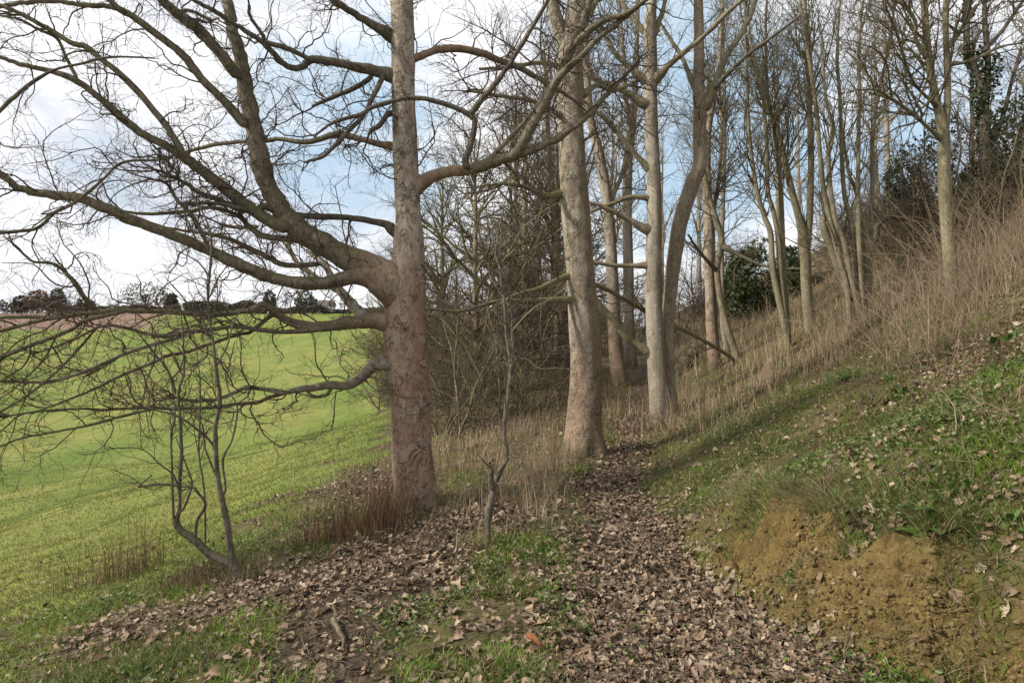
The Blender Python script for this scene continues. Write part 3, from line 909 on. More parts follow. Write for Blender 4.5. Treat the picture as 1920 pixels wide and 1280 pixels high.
traced_tree('crooked mossy trunk with one long low bough reaching left', (1376, 676),
            [([(1386, 690, 18), (1381, 668, 15), (1361, 604, 13), (1349, 551, 12), (1345, 502, 12), (1353, 450, 12), (1343, 413, 12), (1328, 364, 11), (1318, 300, 9), (1322, 220, 7), (1330, 120, 4)], 0, 0)],
            [([(1392, 692, 9), (1361, 663, 7), (1300, 628, 7), (1243, 600, 10), (1182, 567, 9), (1121, 535, 8), (1064, 519, 6), (1000, 500, 4)], 0, -3.5),
             ([(1352, 460, 8), (1390, 480, 7), (1440, 500, 6), (1520, 505, 3)], 0, -1.0, M['dark']),
             ([(1346, 510, 7), (1310, 470, 6), (1290, 440, 4)], 0, -.5, M['dark'])],
            M['mossy'], M['mossy'], M['twig_mossy'], (40, 200, 500), 320, .2, S=16,
            ln=((.5, 1.4), (.3, .8), (.15, .4)), r=(.014, .008, .006))

clump1 = [
    ('mossy slender stems rising together from one foot in dry grass', (1474, 655), [([(1480, 668, 15), (1476, 640, 12), (1467, 593, 12), (1450, 509, 12), (1445, 438, 11), (1433, 405, 10), (1417, 348, 9), (1405, 250, 7), (1400, 150, 5), (1396, 0, 3)], 0, 0),
      ([(1482, 668, 12), (1478, 649, 11), (1472, 593, 10), (1464, 509, 10), (1460, 452, 9), (1450, 396, 9), (1440, 357, 8), (1436, 250, 7), (1428, 160, 6), (1410, 90, 5), (1400, 0, 3)], 0, 0),
      ([(1480, 665, 10), (1477, 607, 10), (1470, 509, 10), (1467, 424, 9), (1464, 348, 8), (1452, 250, 7), (1440, 180, 6), (1436, 60, 5), (1440, -80, 3)], .1, .1)], 401),
    ('mossy tree forking low into two stems on the grassy bank', (1517, 618), [([(1520, 632, 28), (1518, 612, 23), (1512, 537, 21), (1509, 466, 21), (1499, 410, 15), (1484, 357, 14), (1467, 285, 12), (1455, 240, 10), (1432, 180, 8), (1415, 130, 6), (1396, 60, 4)], 0, 0),
      ([(1510, 490, 15), (1517, 424, 14), (1520, 354, 13), (1521, 280, 12), (1518, 200, 11), (1520, 130, 9), (1514, 60, 7), (1510, 0, 5), (1508, -100, 3)], 0, 0)], 402),
    ('fan of pale mossy stems spreading from one stool on the bank', (1606, 603), [([(1598, 618, 14), (1594, 601, 12), (1588, 537, 12), (1577, 495, 12), (1563, 438, 12), (1552, 391, 11), (1543, 346, 10), (1537, 280, 9), (1530, 200, 8), (1518, 120, 7), (1500, 0, 4)], 0, 0),
      ([(1606, 600, 12), (1594, 560, 14), (1574, 509, 15), (1557, 461, 15), (1546, 433, 14), (1543, 402, 10)], .1, .1),
      ([(1614, 612, 11), (1611, 587, 11), (1594, 509, 10), (1582, 452, 10), (1566, 410, 10), (1557, 354, 9), (1553, 280, 8), (1560, 240, 7), (1547, 170, 6), (1540, 60, 4)], -.1, -.1),
      ([(1610, 610, 11), (1606, 537, 11), (1602, 481, 11), (1594, 410, 10), (1582, 357, 9), (1577, 250, 8), (1575, 180, 7), (1570, 100, 6), (1576, -20, 4)], 0, 0),
      ([(1622, 612, 11), (1618, 585, 11), (1612, 481, 11), (1609, 396, 10), (1609, 348, 9), (1610, 250, 8), (1612, 170, 7), (1610, 100, 6), (1620, -20, 4)], -.1, 0),
      ([(1625, 605, 9), (1624, 500, 9), (1622, 452, 10), (1617, 415, 9), (1605, 357, 8), (1590, 320, 6), (1580, 240, 4)], .1, .1),
      ([(1632, 600, 10), (1630, 560, 10), (1632, 452, 10), (1634, 382, 9), (1636, 340, 9), (1636, 260, 8), (1646, 180, 7), (1660, 120, 6), (1680, 0, 4)], .3, .3)], 403),
]
for (lab, bp, stems, sd) in clump1:
    lbs = []
    traced_tree(lab, bp, stems, lbs, M['mossy'], M['mossy'], M['twig_mossy'], (100, 430, 1000), sd, .2, S=14,
                ln=((.8, 2.4), (.4, 1.2), (.2, .6)), r=(.016, .008, .0045), trop=(.10, .06, .05), ang=(20, 55))

# right hand double tree
traced_tree('tall tree splitting into twin olive grey stems above brown dead stalks', (1786, 575),
            [([(1790, 600, 28.6), (1786, 560, 27.7), (1780, 480, 26.9), (1774, 400, 26.0), (1770, 319, 25.2), (1769, 250, 23.5), (1755, 186, 16.8), (1743, 119, 16.0), (1736, 53, 14.3), (1733, 0, 13.4), (1726, -140, 10.1), (1730, -300, 5.9)], 0, 0),
             ([(1772, 260, 15.1), (1777, 186, 13.4), (1775, 106, 12.6), (1773, 53, 12.6), (1774, 0, 12.6), (1780, -140, 9.2), (1776, -300, 5.0)], 0, 0)],
            [([(1741, 110, 9), (1728, 93, 9), (1716, 70, 8), (1716, 40, 8), (1700, 15, 8), (1680, 2, 7), (1650, -10, 4)], 0, -.3),
             ([(1770, 265, 9), (1746, 244, 8), (1706, 210, 8), (1666, 183, 7), (1630, 175, 4)], 0, -.6),
             ([(1776, 90, 8), (1795, 68, 8), (1810, 40, 7), (1830, 10, 5)], 0, .3),
             ([(1762, 205, 7), (1710, 150, 6), (1680, 60, 5), (1660, 10, 4)], 0, -.8, M['dark']),
             ([(1775, 120, 7), (1820, 115, 6), (1870, 90, 5), (1920, 80, 3)], 0, -.5, M['dark'])],
            M['mossy'], M['mossy'], M['twig_mossy'], (110, 560, 1600), 410, .15, S=24, ln=((.7, 1.9), (.3, 1.0), (.15, .5)), r=(.014, .008, .005), trop=(.05, .04, .03))

# ================================================================== small hawthorn by the field
bx, by = hit(455, 1088)
baseb = (bx, by, float(H(bx, by)) - .03)
hb = empty('small_tree', baseb, 'small leaning many stemmed thorn tree between the field and dirt path', 'small tree')
Yb = by
bush = [
    ([(460, 1100, 24), (452, 1082, 21), (435, 1058, 20), (394, 1037, 18), (366, 1013, 16), (339, 993, 15), (330, 975, 13), (337, 955, 8), (337, 903, 8), (340, 845, 8), (337, 783, 7), (335, 732, 6), (345, 697, 5), (343, 640, 4), (338, 580, 3)], 0, .1),
    ([(450, 1080, 13), (440, 1058, 13), (431, 1024, 13), (423, 965, 12), (412, 914, 11), (406, 872, 10), (404, 800, 10), (412, 749, 8), (404, 680, 7), (400, 640, 6), (390, 560, 5), (396, 480, 5), (393, 430, 4), (370, 380, 3), (350, 340, 2)], 0, -.2),
    ([(332, 978, 6), (325, 965, 6), (323, 886, 5), (321, 817, 5), (328, 783, 4), (322, 720, 3), (300, 660, 2)], 0, .2),
    ([(366, 1008, 7), (370, 975, 7), (385, 945, 6), (366, 917, 6), (359, 914, 5), (297, 907, 5), (260, 912, 4), (285, 890, 3)], 0, -.3),
    ([(385, 1020, 5), (385, 1000, 4), (383, 920, 4), (373, 852, 4), (375, 783, 4), (375, 714, 3), (368, 650, 2)], 0, .15),
    ([(415, 930, 5), (423, 915, 5), (418, 862, 5), (435, 824, 4), (445, 776, 4), (442, 755, 3), (425, 715, 3), (440, 640, 2)], 0, .2),
    ([(337, 920, 4), (325, 890, 4), (300, 870, 3), (263, 841, 3), (194, 841, 2)], 0, -.3),
    ([(402, 845, 6), (397, 830, 5), (373, 807, 5), (332, 780, 5), (263, 762, 3), (190, 745, 2)], 0, -.4),
    ([(405, 800, 5), (400, 793, 5), (352, 773, 4), (308, 761, 3), (250, 740, 2)], 0, .3),
    ([(412, 905, 5), (400, 880, 4), (385, 840, 4), (380, 800, 3), (360, 760, 2)], 0, -.1),
    ([(340, 960, 5), (352, 935, 5), (360, 905, 4), (352, 880, 4), (345, 860, 3), (330, 820, 2)], 0, -.1),
    ([(340, 700, 5), (325, 665, 4), (300, 640, 3), (280, 600, 2)], 0, -.2),
    ([(330, 740, 5), (318, 700, 4), (280, 650, 4), (255, 620, 2)], 0, -.3),
    ([(404, 690, 5), (425, 650, 4), (440, 600, 3), (470, 560, 2)], -.1, .2),
    ([(400, 640, 5), (370, 600, 4), (345, 560, 3), (310, 520, 2)], -.1, -.3),
    ([(392, 560, 4), (410, 520, 3), (440, 480, 2)], -.1, 0),
    ([(394, 520, 4), (370, 490, 3), (330, 470, 2)], -.2, -.3),
]
polyb = []
for k, (pts, a, b_) in enumerate(bush):
    Pt, R = trace(pts, Yb + a, Yb + b_, 7, .02, 700 + k)
    R = R * .95
    V, Q, _ = limb_mesh(Pt, R, 10, .14, 700 + k)
    mesh_np('stem', V, Q, M['dark'], hb, baseb)
    i = len(Pt) // 3
    polyb.append((Pt[i:], R[i:]))
rb = np.random.default_rng(8)
crown_for(hb, baseb, polyb, rb, (110, 420, 900), M['twig'], ln=((.2, .6), (.1, .3), (.04, .14)), r=(.004, .0025, .002), wig=(.2, .25, .3))

# sapling in the dry grass
bx, by = hit(916, 1030)
bases = (bx, by, float(H(bx, by)) - .03)
sp = empty('sapling', bases, 'knobbly young tree with bent stem among dry grass left of the path', 'sapling')
sap = [
    ([(918, 1045, 17), (915, 1020, 15), (915, 978, 13), (924, 924, 13), (930, 900, 12), (943, 872, 11), (951, 852, 10), (946, 816, 9), (946, 787, 9), (953, 737, 9), (958, 690, 9), (957, 672, 8), (950, 631, 6), (947, 584, 6), (937, 506, 5), (930, 475, 4), (937, 428, 3), (950, 365, 2), (960, 320, 1.5)], 0, .3),
    ([(957, 690, 7), (962, 672, 7), (957, 569, 5), (941, 500, 4), (935, 450, 3), (915, 400, 2)], .15, .3),
    ([(924, 920, 11), (920, 898, 12), (922, 880, 9), (918, 868, 6)], 0, 0),
    ([(958, 640, 4), (962, 619, 4), (997, 581, 3.5), (1044, 553, 3), (1075, 520, 2)], .2, .0),
    ([(935, 495, 4), (947, 484, 4), (981, 428, 3), (1028, 390, 2), (1060, 375, 1.5)], .25, .1),
    ([(955, 712, 4), (935, 702, 4), (928, 683, 4), (942, 657, 3), (935, 640, 2)], .2, .1),
    ([(958, 680, 4), (985, 672, 4), (1010, 690, 3), (1045, 690, 3), (1080, 693, 2)], .2, 0),
    ([(930, 890, 5), (948, 866, 4), (960, 850, 3), (985, 835, 2)], 0, -.1),
    ([(926, 905, 5), (950, 905, 4), (965, 880, 3), (985, 870, 2)], 0, -.1),
    ([(922, 880, 5), (905, 862, 4), (895, 850, 2)], 0, -.1),
]
polys_ = []
for k, (pts, a, b_) in enumerate(sap):
    Pt, R = trace(pts, by + a, by + b_, 7, .02, 800 + k)
    if k > 2:
        R = R * .62
    V, Q, _ = limb_mesh(Pt, R, 10, .2, 800 + k)
    mesh_np('stem', V, Q, M['mossy'] if k in (3, 4) else M['dark'], sp, bases)
    polys_.append((Pt[len(Pt) // 4:], R[len(Pt) // 4:]))
crown_for(sp, bases, polys_, np.random.default_rng(4), (60, 180, 300), M['twig_grey'], ln=((.2, .6), (.1, .3), (.05, .15)), r=(.005, .003, .0022))


# ================================================================== prototype background trees and shrubs
def proto_tree(rg, name, label, cat, group, h, r, nl, n, mat, twig, droop=.06, fork=True, first=.3, lr=.5, loc=(0, 0, 0), ln=None):
    root = empty(name, loc, label, cat, group)
    polys, Vs = [], []
    k = 16
    z = np.linspace(-.3, h, k)
    x = np.cumsum(rg.normal(0, .018 * h / 10, k)) * 1.0
    y = np.cumsum(rg.normal(0, .018 * h / 10, k)) * 1.0
    R = r * (1 - z.clip(0) / h) ** .8 + .012
    Pt = np.stack([x, y, z], -1)
    Pt, R = catmull(Pt, R, 4)
    V, Q = trunk_mesh(Pt, R, 14, .35, .4, .08, int(rg.integers(1000)))
    mesh_np('trunk', V, Q, mat, root)
    a, ar = spawn(rg, Pt[None], R[None], nl, (h * .22, h * lr), (25, 60), 14, .10, droop, .6, .012, r * .5, first, .97, .3, .55)
    V, Q = tubes(a, ar, 7)
    mesh_np('branches', V, Q, mat, root)['kind'] = 'stuff'
    ln = ln or ((h * .06, h * .2), (h * .04, h * .11), (h * .02, h * .06))
    b, br = spawn(rg, a, ar, n[0], ln[0], (25, 60), 9, .16, droop * .7, .6, .005, .022, .15)
    c, cr = spawn(rg, b, br, n[1], ln[1], (25, 60), 6, .2, droop * .5, .65, .003, .008, .1)
    d, dr = spawn(rg, c, cr, n[2], ln[2], (25, 60), 4, .22, .03, .7, .0024, .004, .1)
    V, Q = join([tubes(b, br, 5), tubes(c, cr, 4), tubes(d, dr, 3)])
    mesh_np('crown', V, Q, twig, root)
    return root


def proto_shrub(rg, name, label, cat, group, h, ns, n, mat, twig, spread=.35, trop=-.02):
    root = empty(name, (0, 0, 0), label, cat, group)
    polys = []
    base = rg.normal(0, .18, (ns, 3)) * [1, 1, 0]
    d = unit(np.concatenate([rg.normal(0, spread, (ns, 2)), np.ones((ns, 1))], 1))
    p = base.copy(); p[:, 2] -= .2
    pts = [p]
    L = rg.uniform(.6, 1.1, ns) * h
    for k in range(13):
        d = unit(d + rg.normal(0, .11, (ns, 3)) + [0, 0, trop])
        p = p + d * (L / 13)[:, None]
        pts.append(p)
    S = np.stack(pts, 1)
    R = rg.uniform(.012, .035, ns)[:, None] * np.linspace(1, .25, 14)[None]
    V, Q = tubes(S, R, 7)
    mesh_np('stems', V, Q, mat, root)['kind'] = 'stuff'
    b, br = spawn(rg, S, R, n[0], (h * .15, h * .45), (25, 75), 9, .18, .0, .6, .005, .014, .2)
    c, cr = spawn(rg, b, br, n[1], (h * .07, h * .2), (25, 70), 6, .22, .0, .65, .0035, .007, .1)
    e, er = spawn(rg, c, cr, n[2], (h * .03, h * .1), (25, 70), 4, .25, .02, .7, .003, .004, .1)
    V, Q = join([tubes(b, br, 5), tubes(c, cr, 4), tubes(e, er, 3)])
    mesh_np('crown', V, Q, twig, root)
    return root


rg = np.random.default_rng(77)
GT = 'bare trees deep in the wood'
protos = [
    proto_tree(rg, 'tree', 'slender bare grey tree deep in the wood', 'tree', GT, 15, .17, 22, (130, 520, 1100), M['grey'], M['twig_grey'], .07, lr=.34),
    proto_tree(rg, 'tree', 'slender bare mossy tree deep in the wood', 'tree', GT, 14, .14, 24, (140, 520, 1100), M['mossy'], M['twig_mossy'], .09, lr=.36),
    proto_tree(rg, 'tree', 'bare spreading brown tree deep in the wood', 'tree', GT, 11, .14, 26, (160, 600, 1300), M['dark'], M['twig'], .02, first=.15, lr=.45),
]
place_rg = np.random.default_rng(31)
spots = []
for (px, Yd, k, s) in [(1010, 28, 2, .8), (1090, 32, 0, 1), (1150, 38, 1, 1), (1310, 46, 0, 1.1), 
                       (1460, 44, 1, 1.1), (1665, 32, 0, .9), (1825, 30, 2, .8), (1930, 32, 0, .8), (960, 40, 0, .9),
                       (1040, 48, 1, 1.2), (1180, 54, 2, 1.1), (1340, 58, 2, 1.1), (1240, 64, 0, 1.2), (1640, 50, 0, 1.0), (1500, 52, 0, 1.0), (1990, 24, 0, .9), (2060, 32, 2, .9), (965, 25, 2, .9), (1045, 22, 2, .8)]:
    x = (px - 960) / 1280 * Yd
    spots.append((x, Yd, k, s))
used = [False] * 3
for (x, y, k, s) in spots:
    z = float(H(x, y, False))
    if not used[k]:
        used[k] = True
        o = protos[k]; o.location = (x, y, z); o.scale = (s, s, s)
    else:
        o = copy_tree(protos[k], (x, y, z), place_rg.uniform(0, 6.28), s * place_rg.uniform(.9, 1.1))

# dense layered trees behind the first trunk
th = proto_tree(np.random.default_rng(12), 'thorn_tree', 'dense twiggy tree of layered boughs behind the reddish trunk', 'tree', 'twiggy trees of the thicket',
                6.5, .09, 54, (300, 1200, 2600), M['mossy'], M['twig_mossy'], -.012, first=.08, lr=.62, ln=((.6, 1.9), (.35, .9), (.15, .45)))
tspots = [(890, 16.5, 1.0), (985, 19, 1.1), (830, 24, 1.2), (1035, 25, 1.2), (930, 30, 1.3), (775, 34, 1.2), (740, 46, 1.2), (830, 50, 1.5), (1000, 48, 1.5)]
tspots = [q for q in tspots if q[0] not in (930,)]
for i, (px, Yd, s) in enumerate(tspots):
    x = (px - 960) / 1280 * Yd
    loc = (x, Yd, float(H(x, Yd, False)))
    if i == 0:
        th.location = loc; th.scale = (s,) * 3
    else:
        copy_tree(th, loc, i * 1.9, s, 'dense twiggy thorn tree in the thicket between field and path')
th['label'] = 'dense twiggy thorn tree in the thicket between field and path'

SG = 'thicket shrubs'
sh = [proto_shrub(np.random.default_rng(20 + i), 'shrub', 'bare many stemmed shrub of the thicket', 'shrub', SG, (2.6, 3.4)[i], (11, 9)[i], (90, 420, 1000), M[('mossy', 'dark')[i]], M[('twig_mossy', 'twig')[i]]) for i in (0, 1)]
sspots = [(835, 12.5), (870, 13.8), (905, 13.0), (850, 17), (985, 13.5), (1020, 15), (920, 17), (1040, 19), (800, 19), (755, 22), (1000, 24), (860, 26), (940, 30),
          (1290, 30), (1260, 26), (1130, 28), (1200, 36), (1320, 34), (1390, 30), (1070, 30), (1150, 42), (1240, 44), (1300, 50), (1350, 44), (1100, 38), (1030, 34), (740, 36), (735, 48), (1410, 38), (1180, 28),
          (1660, 17), (1690, 20), (1720, 16), (1840, 14), (1880, 12), (1900, 16), (1650, 24), (1930, 13), (1800, 18), (1560, 26), (1590, 24), (1620, 21), (1480, 28), (1350, 25), (1640, 30), (1580, 32), (1680, 24), (1710, 28), (1320, 40), (1370, 50), (1585, 20), (1635, 19), (1700, 15), (1750, 14), (1810, 12.5)]
first = [True, True]
for i, (px, Yd) in enumerate(sspots):
    x = (px - 960) / 1280 * Yd
    k = i % 2
    loc = (x, Yd, float(H(x, Yd, False)) - .02)
    s = place_rg.uniform(.75, 1.15) * (1 if Yd < 30 else 1.4)
    if first[k]:
        first[k] = False
        sh[k].location = loc; sh[k].scale = (s,) * 3
    else:
        copy_tree(sh[k], loc, place_rg.uniform(0, 6.28), s)


# ================================================================== foliage masses
def leaf_cards(rg, C, size, tintA, tintB, tilt=1.0, asp=.62):
    """leaf shaped quads (diamond) at points C"""
    n = len(C)
    d = unit(rg.normal(size=(n, 3)) * [1, 1, tilt])
    e = unit(np.cross(d, rg.normal(size=(n, 3))))
    nrm = np.cross(d, e)
    s = rg.uniform(size[0], size[1], n)[:, None]
    V = np.stack([C - d * s * .5, C + e * s * asp * .5 - d * s * .08 + nrm * s * .06, C + d * s * .5, C - e * s * asp * .5 - d * s * .08 + nrm * s * .06], 1)
    f = rg.uniform(0, 1, n)[:, None] ** 1.4
    col = np.asarray(tintA)[None] * (1 - f) + np.asarray(tintB)[None] * f
    T = np.repeat(col, 4, 0)
    F = np.arange(n * 4).reshape(n, 4)
    return V.reshape(-1, 3), F, T


def blob_points(rg, n, c, rad, seed, thr=-.15, shell=.55, fq=1.6):
    out = []
    while sum(len(o) for o in out) < n:
        d = unit(rg.normal(size=(n, 3)))
        r = rg.uniform(shell, 1, n) ** .6
        q = d * r[:, None] * (1 + .22 * vnoise(d[:, 0] * 2.2 + seed, d[:, 1] * 2.2, d[:, 2] * 2.2, seed))[:, None]
        p = q * rad
        keep = fbm(p[:, 0] * fq, p[:, 1] * fq, p[:, 2] * fq, seed=seed, octv=2) > thr
        out.append(p[keep])
    return np.concatenate(out)[:n] + np.asarray(c)


def foliage_thing(name, label, cat, base, blobs, size, tA, tB, seed, stem=None, group=None, bark='dark'):
    rgf = np.random.default_rng(seed)
    root = empty(name, base, label, cat, group)
    pts = np.concatenate([blob_points(rgf, n, c, np.asarray(r), seed + i) for i, (c, r, n) in enumerate(blobs)])
    V, F, T = leaf_cards(rgf, pts, size, tA, tB)
    mesh_np('crown', V, F, M['foliage'], root, tint=T, smooth=False)
    if stem:
        polys = []
        for q in stem:
            Pt, R = catmull(np.array([s[:3] for s in q], float), np.array([s[3] for s in q], float), 6)
            V, Q, _ = limb_mesh(Pt, R, 10, .1, seed)
            polys.append((V, Q))
        V, Q = join(polys)
        mesh_np('trunk', V, Q, M[bark], root)
    return root


# ivy mound behind the clumps
x, y = (1450 - 960) / 1280 * 22, 22.0
foliage_thing('ivy_mound', 'rounded dark green ivy mound behind the mossy stems', 'ivy', (x, y, float(H(x, y, False))),
              [((-.2, 0, 1.1), (1.35, 1.1, 1.35), 5200), ((.9, .1, .7), (1.0, .9, .8), 2600), ((-1.0, .2, .6), (.8, .8, .8), 1800)], (.07, .15), (.022, .038, .010), (.085, .115, .030), 1,
              [[(0, 0, -.3, .12), (.1, 0, .8, .1), (.0, 0, 1.8, .05)]])
# ivy clad tree far right
x, y = (1850 - 960) / 1280 * 13.5, 13.5
bz = float(H(x, y, False))
def loc_of(px, py):
    q = P(px, py, y)
    return (q[0] - x, 0.0, q[2] - bz)
st = []
for pts in ([(1852, 470, 22), (1850, 380, 22), (1848, 280, 20), (1842, 170, 16), (1826, 127, 13), (1813, 88, 11), (1814, 27, 10), (1818, -60, 8), (1820, -200, 4)],
            [(1845, 230, 14), (1852, 133, 11), (1850, 80, 10), (1846, 20, 8), (1850, -80, 5)], [(1851, 90, 8), (1879, 58, 7), (1905, 21, 6), (1940, -30, 4)],
            [(1848, 300, 10), (1880, 220, 8), (1900, 140, 6), (1915, 90, 4)]):
    st.append([loc_of(a, b) + (w * .5 / 1280 * y,) for a, b, w in pts])
ivt = foliage_thing('ivy_tree', 'bare tree wrapped in dark ivy on the right hilltop', 'tree', (x, y, bz),
                    [(loc_of(1845, 330), (.50, .5, 1.3), 2600), (loc_of(1880, 240), (.45, .45, .75), 1300), (loc_of(1838, 160), (.18, .2, .75), 700), (loc_of(1815, 60), (.12, .13, .75), 420),
                     (loc_of(1900, 320), (.5, .5, .8), 1200), (loc_of(1858, 130), (.2, .2, .4), 240)],
                    (.05, .11), (.020, .034, .010), (.075, .10, .028), 2, st, 'bare trees of the wood edge')
pl = [np.array(q, float) for q in st]
crown_for(ivt, (0, 0, 0), [catmull(q[len(q) // 3:, :3], q[len(q) // 3:, 3], 5) for q in pl], np.random.default_rng(3), (70, 380, 1100), M['twig'], ln=((.5, 1.6), (.3, .8), (.15, .4)), r=(.013, .007, .0045))
# holly left of the twin stemmed tree
x, y = (1725 - 960) / 1280 * 15, 15.0
bz = float(H(x, y, False))
foliage_thing('holly', 'dark glossy evergreen holly left of the twin stemmed tree', 'holly', (x, y, bz),
              [(loc_of(1728, 330), (.75, .6, .8), 1500), (loc_of(1700, 385), (.5, .5, .4), 600), (loc_of(1765, 260), (.4, .4, .5), 420), (loc_of(1690, 330), (.35, .35, .3), 260), (loc_of(1740, 420), (.7, .5, .4), 700)],
              (.05, .10), (.018, .030, .010), (.075, .098, .035), 3,
              [[loc_of(1735, 480) + (.06,), loc_of(1730, 400) + (.05,), loc_of(1725, 300) + (.02,)], [loc_of(1642, 455) + (.07,), loc_of(1645, 425) + (.06,), loc_of(1665, 408) + (.06,), loc_of(1700, 398) + (.05,), loc_of(1735, 385) + (.04,)]])

# ================================================================== far hedge, trees and house on the crest
def crest(px, Yd, zoff=0):
    x = (px - 960) / 1280 * Yd
    return (x, Yd, float(H(x, Yd, False)) + zoff)


rgc = np.random.default_rng(50)
for (px, w, h, lab, tA, tB, nm, cat) in [
    (70, 7, 9.5, 'russet round tree on the far crest at the left', (.10, .05, .02), (.26, .13, .05), 'russet_tree', 'tree'),
    (108, 5, 10, 'dark green conifer beside the russet tree on the far crest', (.015, .03, .012), (.05, .08, .03), 'conifer', 'tree'),
    (40, 5, 7, 'olive green bush at the far left of the crest', (.03, .04, .018), (.08, .085, .035), 'bush', 'bush'),
    (160, 6, 6, 'low grey brown bush right of the conifer on the crest', (.045, .04, .03), (.11, .095, .065), 'bush', 'bush'),
    (272, 16, 12, 'broad olive tree rising above the long crest hedge', (.06, .062, .035), (.13, .125, .065), 'round_tree', 'tree'),
    (322, 4, 8, 'narrow dark tree at the right end of the broad olive one', (.015, .025, .012), (.05, .06, .025), 'round_tree', 'tree'),
    (505, 4, 9, 'small dark tree on the crest left of the round one', (.03, .033, .022), (.075, .075, .045), 'round_tree', 'tree'),
    (573, 6.5, 9, 'rounded dark green tree standing alone on the crest', (.045, .055, .038), (.10, .115, .075), 'round_tree', 'tree'),
]:
    b = crest(px, 262)
    foliage_thing(nm, lab, cat, b, [((0, 0, h * .55), (w * .55, w * .5, h * .42), 900), ((w * .3, 0, h * .4), (w * .4, w * .4, h * .3), 400), ((-w * .3, 0, h * .38), (w * .4, w * .4, h * .3), 400)],
                  (.45, 1.0), tA, tB, int(px), [[(0, 0, -.5, .35), (0, 0, h * .6, .2)]])
hedges = [(-90, 340, 5.0, 'long brown hedge along the far crest at the left', (.075, .065, .045), (.16, .13, .08)),  # hedge tints lightened, distance haze put into the colour
          (345, 500, 4.6, 'dark brown hedge on the crest behind the low limbs', (.065, .06, .042), (.13, .115, .075)),
          (505, 735, 3.0, 'low dark hedge on the crest near the tall trunk', (.06, .062, .045), (.12, .115, .08))]
for i, (pa, pb, h, lab, tA, tB) in enumerate(hedges):
    a, b = crest(pa, 258), crest(pb, 258)
    n = 7000
    t = rgc.uniform(0, 1, n)
    xs = a[0] + (b[0] - a[0]) * t; ys = 258 + rgc.normal(0, .8, n)
    hh = h * (.75 + .4 * vnoise(xs * .15, xs * 0 + i, seed=9))
    zs = H(xs, ys, False) + rgc.uniform(0, 1, n) ** .8 * hh
    org = crest((pa + pb) / 2, 258)
    V, F, T = leaf_cards(rgc, np.stack([xs, ys, zs], -1), (.5, 1.1), tA, tB)
    tag(mesh_np('hedge', V, F, M['foliage'], None, org, tint=T, smooth=False), lab, 'hedge', 'hedges on the crest')
farbare = proto_tree(np.random.default_rng(91), 'tree', 'thin bare tree on the far crest', 'tree', 'bare trees on the far crest', 9, .16, 24, (120, 400, 700), M['dark'], M['twig'], .05, lr=.4, ln=((1.2, 2.6), (.7, 1.6), (.4, .9)))
for ch in farbare.children:
    pass
for i, (px, s) in enumerate([(535, .95), (130, .9), (150, .8), (205, .6), (480, .7), (620, .7), (640, .6), (690, .8), (20, .6), (420, .6), (655, .75)]):
    l = crest(px, 264)
    if i == 0:
        farbare.location = l; farbare.scale = (s,) * 3
    else:
        copy_tree(farbare, l, i * 1.3, s)

# small white house on the crest
hm, ht, hbk, _ = new_mat('house_render'); hbk.inputs['Base Color'].default_value = (.72, .70, .66, 1)
rm, rt, rbk, _ = new_mat('roof_slate'); rbk.inputs['Base Color'].default_value = (.12, .10, .095, 1)
gm, gtt, gbk, _ = new_mat('window_glass'); gbk.inputs['Base Color'].default_value = (.03, .035, .04, 1); gbk.inputs['Roughness'].default_value = .15


def box(x0, x1, y0, y1, z0, z1):
    V = np.array([(x, y, z) for z in (z0, z1) for y in (y0, y1) for x in (x0, x1)], float)
    F = np.array([(0, 2, 3, 1), (4, 5, 7, 6), (0, 1, 5, 4), (2, 6, 7, 3), (0, 4, 6, 2), (1, 3, 7, 5)])
    return V, F


hl = crest(607, 275)
house = empty('house', hl, 'small white house with dark roof half hidden on the far crest', 'house')
V, F = box(-4, 4, -3, 3, -.5, 3.2); mesh_np('wall', V, F, hm, house, smooth=False)
V = np.array([(-4.4, -3.4, 3.2), (4.4, -3.4, 3.2), (4.4, 3.4, 3.2), (-4.4, 3.4, 3.2), (-4.4, 0, 5.6), (4.4, 0, 5.6)])
mesh_np('roof', V, [np.array([(0, 1, 5, 4), (2, 3, 4, 5), (0, 3, 2, 1)]), np.array([(0, 4, 3), (1, 2, 5)])], rm, house, smooth=False)
for xx in (-2.6, 0.2, 2.2):
    V, F = box(xx, xx + 1.0, -3.06, -2.98, 1.0, 2.2); mesh_np('window', V, F, gm, house, smooth=False)


# ================================================================== ground cover, instanced into single meshes
def scatter_pts(rg, n, y0, y1, halfang=.95, gam=1.0):
    """more points where the ground is near"""
    y = np.exp(rg.uniform(math.log(y0), math.log(y1), n) * 1.0)
    x = rg.uniform(-halfang, halfang, n) * y
    return x, y


def slope_frame(x, y, e=.03):
    hx = (H(x + e, y) - H(x - e, y)) / (2 * e)
    hy = (H(x, y + e) - H(x, y - e)) / (2 * e)
    return unit(np.stack([-hx, -hy, np.ones_like(hx)], -1))


